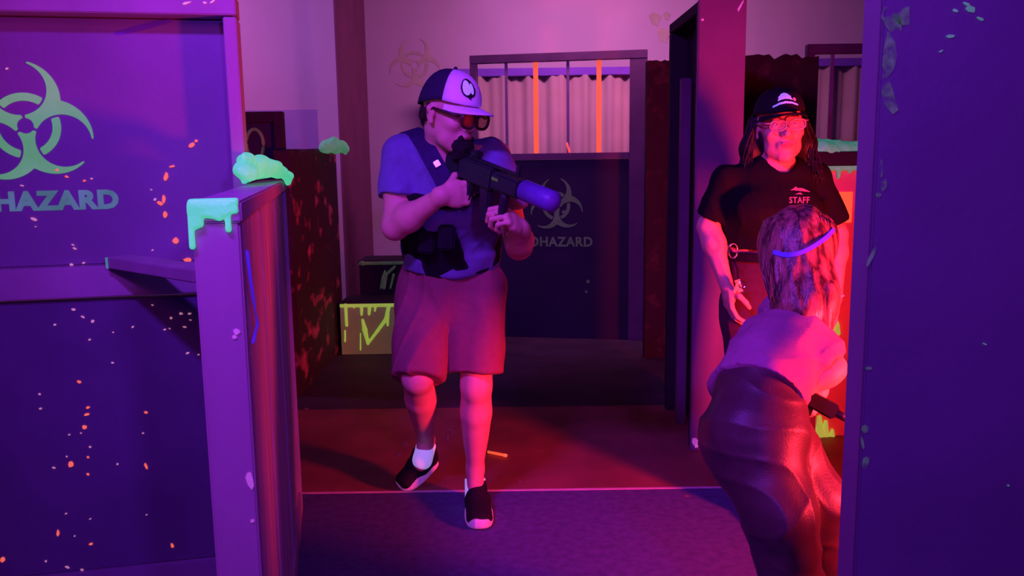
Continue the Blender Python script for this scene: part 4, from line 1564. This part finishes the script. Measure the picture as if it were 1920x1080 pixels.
gbox('receiver', .18, .50, .024, -.040, .034, M['gun'], .006)
gbox('handguard', .50, .74, .027, -.032, .028, M['gun'], .008)
mb = MB()
mb.prism([gq(-.02, -.018, .026), gq(.18, -.018, .026), gq(.18, -.018, -.034), gq(.10, -.018, -.040), gq(-.02, -.018, -.085)], gy * .036)
mb.build('stock', M['gun'], gun, .004)
MB().tube([gq(.72), gq(.745), gq(.75), gq(.99), gq(1.0), gq(1.02)], [.020, .022, .034, .034, .028, .016], 18).build('muzzle_shroud', M['muzzle'], gun, smooth=True)
mb = MB()
mb.prism([gq(.245, -.015, -.038), gq(.320, -.015, -.038), gq(.290, -.015, -.135), gq(.225, -.015, -.130)], gy * .030)
mb.build('pistol_grip', M['gun'], gun, .006)
mb = MB()
mb.prism([gq(.385, -.013, -.038), gq(.470, -.013, -.038), gq(.500, -.013, -.150), gq(.425, -.013, -.155)], gy * .026)
mb.build('magazine', M['gun'], gun, .005)
MB().tube([gq(.60, 0, -.028), gq(.60, 0, -.05), gq(.60, 0, -.13), gq(.60, 0, -.14)], [.018, .016, .017, .012], 12).build('foregrip', M['gun'], gun, smooth=True)
gbox('sight_rail', .20, .70, .010, .0345, .042, M['gun'], .002)
gbox('rear_sight', .26, .33, .016, .0425, .066, M['gun'], .005)
gbox('front_sight', .66, .69, .006, .0425, .070, M['gun'], .002)
MB().tube([gq(.32, 0, -.040), gq(.325, 0, -.068), gq(.37, 0, -.070), gq(.38, 0, -.040)], .003, 6).build('trigger_guard', M['gun'], gun, smooth=True)
mb = MB()
mb.obox(gq(.545, -.0285, .006), ga, (.016, .0012, .005))
mb.build('side_mark', M['metal'], gun)
#@WOMAN
# ---- the woman in black ---------------------------------------------------------
WY = 3.10
wom = empty('person', (P(1450, 600, WY).x, WY, 0), 'woman in black cap and black t-shirt, red lit face with glasses, arms hanging', 'person')
wH = Head(P(1462, 238, 3.06), (-.06, -1, -.04), (-.075, -.02, 1), .98)
wn = P(1455, 316, 3.10)
wc = P(1447, 385, 3.10)
ww = P(1447, 455, 3.12)
wp_ = P(1448, 540, 3.13)
wsR, wsL = P(1362, 338, 3.10), P(1530, 332, 3.12)
weR, weL = P(1328, 425, 3.13), P(1568, 440, 3.13)
whR, whL = P(1362, 535, 3.04), P(1566, 560, 3.04)
hpR, hpL = P(1408, 570, 3.14), P(1482, 570, 3.14)
knR, knL = P(1412, 770, 3.12), P(1480, 770, 3.12)
fR, fL = Vector((hpR.x + .05, 3.14, .08)), Vector((hpL.x + .05, 3.14, .08))
wS = (1, 0, 0)
body = wH.prims() + [('c', wH.p(-.02, 0, -.06), wn, .046, .050, .03), ('c', wn, wc.lerp(wn, .6), .055, .07, .04),
                     ('x', wp_, ww, wS, (.165, .11), (.135, .095), .05), ('x', ww, wc, wS, (.135, .095), (.150, .105), .05), ('x', wc, wn.lerp(wc, .3), wS, (.150, .105), (.12, .07), .05),
                     ('c', wsR, wn.lerp(wc, .45), .046, .06, .04), ('c', wsL, wn.lerp(wc, .45), .046, .06, .04)]
for a, b, c in ((wsR, weR, whR), (wsL, weL, whL)):
    body += limb(a, b, .046, .036, (.4, .042)) + limb(b, c, .036, .024, (.28, .038))
for a, b, c in ((hpR, knR, fR), (hpL, knL, fL)):
    body += limb(a, b, .085, .055, (.35, .08), .05) + limb(b, c, .052, .034, (.3, .05))
body += hand(whR, (.12, -.10, -1), (1, .1, .1), (0, -1, -.2), .92, (22, 28, 18))
body += hand(whL, (-.12, -.12, -1), (-1, .1, .1), (0, -1, -.2), .92, (22, 28, 18))
blob('body', body, .0048, M['skin_w'], wom, tint=wH.tints((.80, .42, .42)))
wH.eyes(wom)
sp = [('x', P(1447, 462, 3.12), wc, wS, (.168, .125), (.172, .130), .04, ), ('x', wc, wn.lerp(wc, .25), wS, (.172, .130), (.135, .090), .05),
      ('c', wsR, wn.lerp(wc, .42), .050, .078, .03), ('c', wsL, wn.lerp(wc, .42), .050, .078, .03),
      ('e', P(1410, 392, 3.02), ((1, 0, 0), (0, 1, 0), (0, 0, 1)), (.07, .05, .065), .05), ('e', P(1490, 392, 3.02), ((1, 0, 0), (0, 1, 0), (0, 0, 1)), (.07, .05, .065), .05)]
sp[0] = ('x', P(1447, 452, 3.12), wc, wS, (.165, .122), (.172, .130), 'flat', 'both', .02)
for a, b in ((wsR, weR), (wsL, weL)):
    sp.append(('f', a, a.lerp(b, .80), .050, .060, .02))
sp.append(('-', 'c', wn + Vector((0, -.03, -.004)), wH.p(-.0, 0, -.08), .056, .060, .008))
wsh = blob('shirt', sp, .006, M['wshirt'], wom, fold=(41, .004, 24, (1, 1, .5)))
pp = [('x', P(1447, 590, 3.14), P(1447, 468, 3.12), wS, (.182, .128), (.150, .108), .04)]
for a, b, c in ((hpR, knR, fR), (hpL, knL, fL)):
    pp += [('c', a, b, .108, .085, .03), ('f', b, c.lerp(b, -.02), .085, .075, .02)]
wpt = blob('trousers', pp, .007, M['wpants'], wom, fold=(42, .005, 18, (1, 1, .4)))
bl = [P(1447, 478, 3.12) + Vector((math.cos(a) * .158, math.sin(a) * .118, 0)) for a in np.linspace(0, 2 * math.pi, 33)[:-1]]
ribbon('belt', bl + [bl[0]], [Vector((math.cos(a), math.sin(a), 0)) for a in np.linspace(0, 2 * math.pi, 33)], .030, .005, M['black_cloth'], wpt)
kx = P(1374, 470, 2.99)
MB().tube([kx + Vector((math.cos(a) * .016, -.004, math.sin(a) * .026)) for a in np.linspace(0, 6.283, 17)[:-1]], .0032, 6, closed=True).build('carabiner', M['metal'], wpt, smooth=True)
kb = P(1385, 536, 2.975)
MB().tube([kx + Vector((0, -.004, -.026)), (kx + kb) / 2 + Vector((.004, -.008, 0)), kb], .003, 6).build('key_cord', M['black_cloth'], wpt, smooth=True)
mb = MB()
mb.obox(kb, ((1, 0, .3), (0, 1, 0), (-.3, 0, 1)), (.009, .003, .022))
mb.tube([kb + Vector((.012 + math.cos(a) * .012, -.002, .004 + math.sin(a) * .012)) for a in np.linspace(0, 6.283, 13)[:-1]], .0024, 6, closed=True)
mb.obox(kb + Vector((-.010, -.003, -.006)), ((.9, 0, -.3), (0, 1, 0), (.3, 0, .9)), (.006, .002, .020))
mb.build('keys', M['metal'], wpt)
MB().tube([whL + Vector((math.cos(a) * .029, math.sin(a) * .024, .012)) for a in np.linspace(0, 6.283, 19)[:-1]], .003, 6, closed=True).build('wristband', M['tape'], wom, smooth=True)
wcp, won = cap(wom, wH, M['cap_b'], M['cap_b'], M['cap_b'], rf=.108, rs=.090, ru=.086, base=.052, brim=.050, droop=.04, back=.03)
patch(won, [(-.30, .44), (-.27, .60), (-.15, .71), (.0, .75), (.15, .71), (.27, .60), (.30, .44), (.15, .49), (0, .51), (-.15, .49)], 'cap_print', M['lav'], wcp, .003)
patch(won, [(-.50, .20), (-.49, .27), (-.25, .38), (0, .42), (.25, .38), (.49, .27), (.50, .20), (.25, .30), (0, .34), (-.25, .30)], 'cap_stripe', M['lav'], wcp, .003)
patch(won, ell(.40, .46, .07, .075), 'cap_dot', M['reddot'], wcp, .003)
glasses(wom, wH, M['wire'], M['lens_c'], r=.0026, w=.028, hgt=.0175, up=.008, fw=.108, half=.033)
# long dark hair on both sides
hp_ = [('e', wH.p(-.045, 0, .01), wH.ax, (.066, .088, .085), .02)]
for sg in (1, -1):
    hp_ += [('c', wH.p(-.03, .082 * sg, .02), wH.p(-.035, .098 * sg, -.07), .024, .036, .03), ('c', wH.p(-.035, .098 * sg, -.07), wH.p(-.03, .108 * sg, -.19), .036, .024, .03)]
hp_ += [('c', wH.p(-.06, 0, -.05), wH.p(-.075, 0, -.20), .07, .06, .03)]
V, Q = Field(hp_, .006).nets()
hb = MB()
cur = []
for i in range(150):
    sg = random.choice((1, -1))
    f0 = random.uniform(-.07, .012)
    cur.append([wH.p(f0, sg * random.uniform(.078, .092), .03), wH.p(f0 - .005, sg * random.uniform(.095, .122), -.05), wH.p(f0 + .005, sg * random.uniform(.10, .138), -.12), wH.p(f0 + .02, sg * random.uniform(.10, .15), random.uniform(-.22, -.16))])
strands(hb, cur, .0026)
nv = len(V)
me = bpy.data.meshes.new('hair')
me.from_pydata([tuple(v) for v in V] + hb.v, [], [tuple(int(i) for i in q) for q in Q] + [tuple(i + nv for i in f) for f in hb.f])
link('hair', me, M['hair_d'], wom, True)


def on_shirt(u, v):
    return P(u, v, 2.9)


# chest print, pressed onto the shirt by casting onto its faces
from mathutils.bvhtree import BVHTree


def press(target, pts2, push=.0015):
    me_ = target.data
    bv = BVHTree.FromPolygons([v.co.copy() for v in me_.vertices], [tuple(p.vertices) for p in me_.polygons])
    out = []
    last = None
    for px, py in pts2:
        d = ray(px, py).normalized()
        h = bv.ray_cast(EYE, d)
        p = h[0] if h[0] is not None else last
        last = p
        out.append(None if p is None else p - d * push)
    return out


def print_on(target, name, m, parent, outline, nx=18, ny=8):
    xs = [p[0] for p in outline]
    ys = [p[1] for p in outline]
    vs2 = [(min(xs) + (max(xs) - min(xs)) * i / nx, min(ys) + (max(ys) - min(ys)) * j / ny) for i in range(nx + 1) for j in range(ny + 1)]
    vs = press(target, vs2)

    def inside(x, y):
        r = False
        for i in range(len(outline)):
            (x1, y1), (x2, y2) = outline[i - 1], outline[i]
            if (y1 > y) != (y2 > y) and x < (x2 - x1) * (y - y1) / (y2 - y1) + x1:
                r = not r
        return r
    fs = []
    for i in range(nx):
        for j in range(ny):
            a = i * (ny + 1) + j
            c = [(vs2[a][0] + vs2[a + ny + 2][0]) / 2, (vs2[a][1] + vs2[a + ny + 2][1]) / 2]
            if inside(*c) and None not in (vs[a], vs[a + ny + 1], vs[a + ny + 2], vs[a + 1]):
                fs.append((a, a + ny + 1, a + ny + 2, a + 1))
    vs = [v if v is not None else Vector((0, 0, 0)) for v in vs]
    me_ = bpy.data.meshes.new(name)
    me_.from_pydata(vs, [], fs)
    bm_ = bmesh.new()
    bm_.from_mesh(me_)
    bmesh.ops.delete(bm_, geom=[v for v in bm_.verts if not v.link_faces], context='VERTS')
    bm_.to_mesh(me_)
    bm_.free()
    return link(name, me_, m, parent)


print_on(wsh, 'chest_emblem', M['pinkprint'], wsh, [(1481, 357), (1488, 353), (1492, 350), (1497, 353), (1503, 352), (1512, 356), (1519, 360), (1510, 359), (1500, 358), (1490, 357)], 26, 12)
print_on(wsh, 'chest_emblem', M['pinkprint'], wsh, [(1490, 365), (1496, 362), (1501, 361), (1505, 365), (1498, 364)], 16, 8)
co, fs = letters('STAFF', .02)
pts = press(wsh, [(1480 + c[0] * 38, 381 - c[1] * 12) for c in co])
me = bpy.data.meshes.new('chest_lettering')
me.from_pydata(pts, [], fs)
link('chest_lettering', me, M['pinkprint'], wsh)
for x_, f_ in ((hpR.x + .05, fR), (hpL.x + .05, fL)):
    shoe('shoe', wom, Vector((x_, 3.20, .002)), Vector((x_, 2.94, .002)), (0, 0, 1), .043)
#@GIRL
# ---- the crouching girl ------------------------------------------------------------
gl = empty('person', (P(1440, 800, 2.12).x, 2.12, 0), 'long haired child in mauve t-shirt and shiny dark trousers, crouching with back turned', 'person')
gH = Head(P(1502, 468, 2.36), (.80, .50, -.33), (.22, .16, 1), .90)
gn = P(1498, 560, 2.33)
gc = P(1470, 635, 2.28)
gw = P(1420, 735, 2.16)
gp = P(1416, 802, 2.12)
gsR, gsL = P(1505, 622, 2.23), P(1482, 605, 2.40)
geR = P(1560, 690, 2.16)
ghR = P(1506, 728, 2.13)
geL, ghL = P(1545, 690, 2.42), P(1535, 735, 2.26)
gS = (P(1503, 615, 2.20) - P(1470, 595, 2.40)).normalized()
hR2, hL2 = P(1408, 840, 2.08), P(1450, 822, 2.20)
kR2, kL2 = P(1462, 965, 2.00), P(1518, 935, 2.12)
aR2, aL2 = Vector((P(1505, 1080, 2.02).x + .02, 2.05, .09)), Vector((P(1540, 1080, 2.14).x + .015, 2.24, .09))
body = gH.prims() + [('c', gH.p(-.03, 0, -.05), gn, .040, .042, .03), ('c', gn, gc, .055, .08, .04), ('x', gc, gw, gS, (.108, .075), (.088, .062), .05), ('x', gw, gp, gS, (.088, .062), (.095, .080), .05),
                     ('c', gsR, gn.lerp(gc, .4), .040, .055, .04), ('c', gsL, gn.lerp(gc, .4), .040, .055, .04)]
body += limb(gsR, geR, .038, .031) + limb(geR, ghR, .032, .022, (.3, .032)) + limb(gsL, geL, .038, .031) + limb(geL, ghL, .032, .022, (.3, .032))
body += hand(ghR, Vector((-.9, -.15, -.35)), (.1, 1, -.2), (0, 0, 1), .78, (55, 65, 40))
body += hand(ghL, Vector((-.6, -.5, -.4)), (-.6, .2, -.5), (0, 0, 1), .78, (50, 60, 40))
for a, b, c in ((hR2, kR2, aR2), (hL2, kL2, aL2)):
    body += limb(a, b, .075, .050, None, .04) + limb(b, c, .048, .032, (.3, .045))
blob('body', body, .005, M['skin'], gl, tint=gH.tints())
gH.eyes(gl)
sp = [('x', gc.lerp(gn, .25), gc, gS, (.100, .075), (.138, .105), .05), ('x', gw.lerp(gp, .10), gc, gS, (.136, .122), (.134, .102), 'flat', 'both', .03), ('c', gsR, gn.lerp(gc, .5), .055, .066, .04), ('c', gsL, gn.lerp(gc, .5), .055, .066, .04),
      ('f', gsR, gsR.lerp(geR, .92), .058, .058, .03), ('f', gsL, gsL.lerp(geL, .92), .056, .058, .03), ('-', 'c', gn, gH.p(-.03, 0, -.06), .046, .05, .008)]
gsh = blob('shirt', sp, .0055, M['gshirt'], gl, fold=(56, .0075, 24, (1, 1, .8)))
pp = [('x', gw.lerp(gc, .16), gp, gS, (.122, .108), (.138, .125), .04), ('e', P(1403, 850, 2.09), ((1, 0, 0), (0, 1, 0), (0, 0, 1)), (.092, .11, .13), .06)]
for a, b, c in ((hR2, kR2, aR2), (hL2, kL2, aL2)):
    pp += [('c', a, b, .112, .090, .03), ('f', b, c, .088, .074, .03)]
blob('trousers', pp, .0055, M['gpants'], gl, fold=(54, .0065, 22, (1, 1, 1.1)))
for a_ in (aR2, aL2):
    shoe('shoe', gl, Vector((a_.x - .06, a_.y + .03, .002)), Vector((a_.x + .13, a_.y - .05, .002)), (0, 0, 1), .040)
# hair: a base mass with many long strands on it
hp_ = [('e', gH.p(-.012, 0, .030), gH.ax, (.104, .090, .094), .02), ('c', gH.p(-.05, .02, 0), P(1474, 575, 2.24), .070, .036, .04), ('c', gH.p(-.02, -.03, -.01), P(1530, 560, 2.24), .072, .052, .04),
       ('c', P(1530, 560, 2.24), P(1540, 622, 2.20), .052, .022, .03), ('c', gH.p(-.04, 0, -.02), P(1502, 590, 2.22), .07, .045, .04)]
V, Q = Field(hp_, .005).nets()
V = V + vnormals(V, Q) * folds(V, 77, .003, 90, (1, 1, .12))[:, None]
hb = MB()
cur = []
for i in range(620):
    a = random.uniform(-2.5, 2.5) + math.pi
    e0 = .99 + random.uniform(0, .12)
    top = gH.p(random.uniform(-.02, .03), random.uniform(-.02, .02), .128)
    side = gH.p(-.012 + .106 * e0 * math.cos(a), .091 * e0 * math.sin(a), .035)
    mid = gH.p(-.03 + .100 * math.cos(a), .092 * math.sin(a), -.045)
    u = random.random()
    ex = 1442 + 124 * u + random.uniform(-8, 8)
    tipY = 2.22 + .10 * abs(math.sin(a)) + random.uniform(-.03, .03)
    tip = P(ex, 556 + 50 * random.random() + 36 * u - max(0, ex - 1545) * 1.6, tipY)
    sidp = mid.lerp(tip, .55) + Vector((random.uniform(-.012, .012), random.uniform(-.02, .0), 0))
    m1 = top.lerp(side, .55) + (top.lerp(side, .55) - gH.p(-.012, 0, .03)).normalized() * .022
    cur.append([top, m1, side, mid, sidp, tip])
strands(hb, cur, .0024, 4, 3)
nv = len(V)
me = bpy.data.meshes.new('hair')
me.from_pydata([tuple(v) for v in V] + hb.v, [], [tuple(int(i) for i in q) for q in Q] + [tuple(i + nv for i in f) for f in hb.f])
hro = link('hair', me, M['hair_b'], gl, True)
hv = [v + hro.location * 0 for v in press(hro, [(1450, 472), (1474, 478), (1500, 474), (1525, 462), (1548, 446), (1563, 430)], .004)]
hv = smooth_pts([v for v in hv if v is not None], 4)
ribbon('violet_band', hv, [(p - gH.c).normalized() for p in hv], .013, .003, M['cord'], hro)  # narrow violet band laid over the hair
# ---- the girl's blaster -------------------------------------------------------------
c0 = ghR + Vector((-.015, .045, -.012))
bg = empty('blaster', c0, 'small black toy blaster gripped low by the crouching child', 'blaster')
bx_, bz_, by_ = ortho(Vector((.75, -.12, -.42)), (0, 0, 1))
mb = MB()
mb.obox(c0 + bx_ * .045, (bx_, by_, bz_), (.085, .016, .020))
mb.build('body_shell', M['gun'], bg, .005)
mb = MB()
mb.obox(c0 - bx_ * .005 - bz_ * .055, ((bx_ + bz_ * .25).normalized(), by_, (bz_ - bx_ * .25).normalized()), (.018, .013, .045))
mb.build('grip', M['gun'], bg, .005)
MB().tube([c0 + bx_ * .13, c0 + bx_ * .165], [.011, .010], 10).build('barrel', M['gun'], bg, smooth=True)
mb = MB()
mb.obox(c0 + bx_ * .065 - bz_ * .055, ((bx_ + bz_ * .1).normalized(), by_, (bz_ - bx_ * .1).normalized()), (.014, .011, .042))
mb.build('magazine', M['gun'], bg, .004)
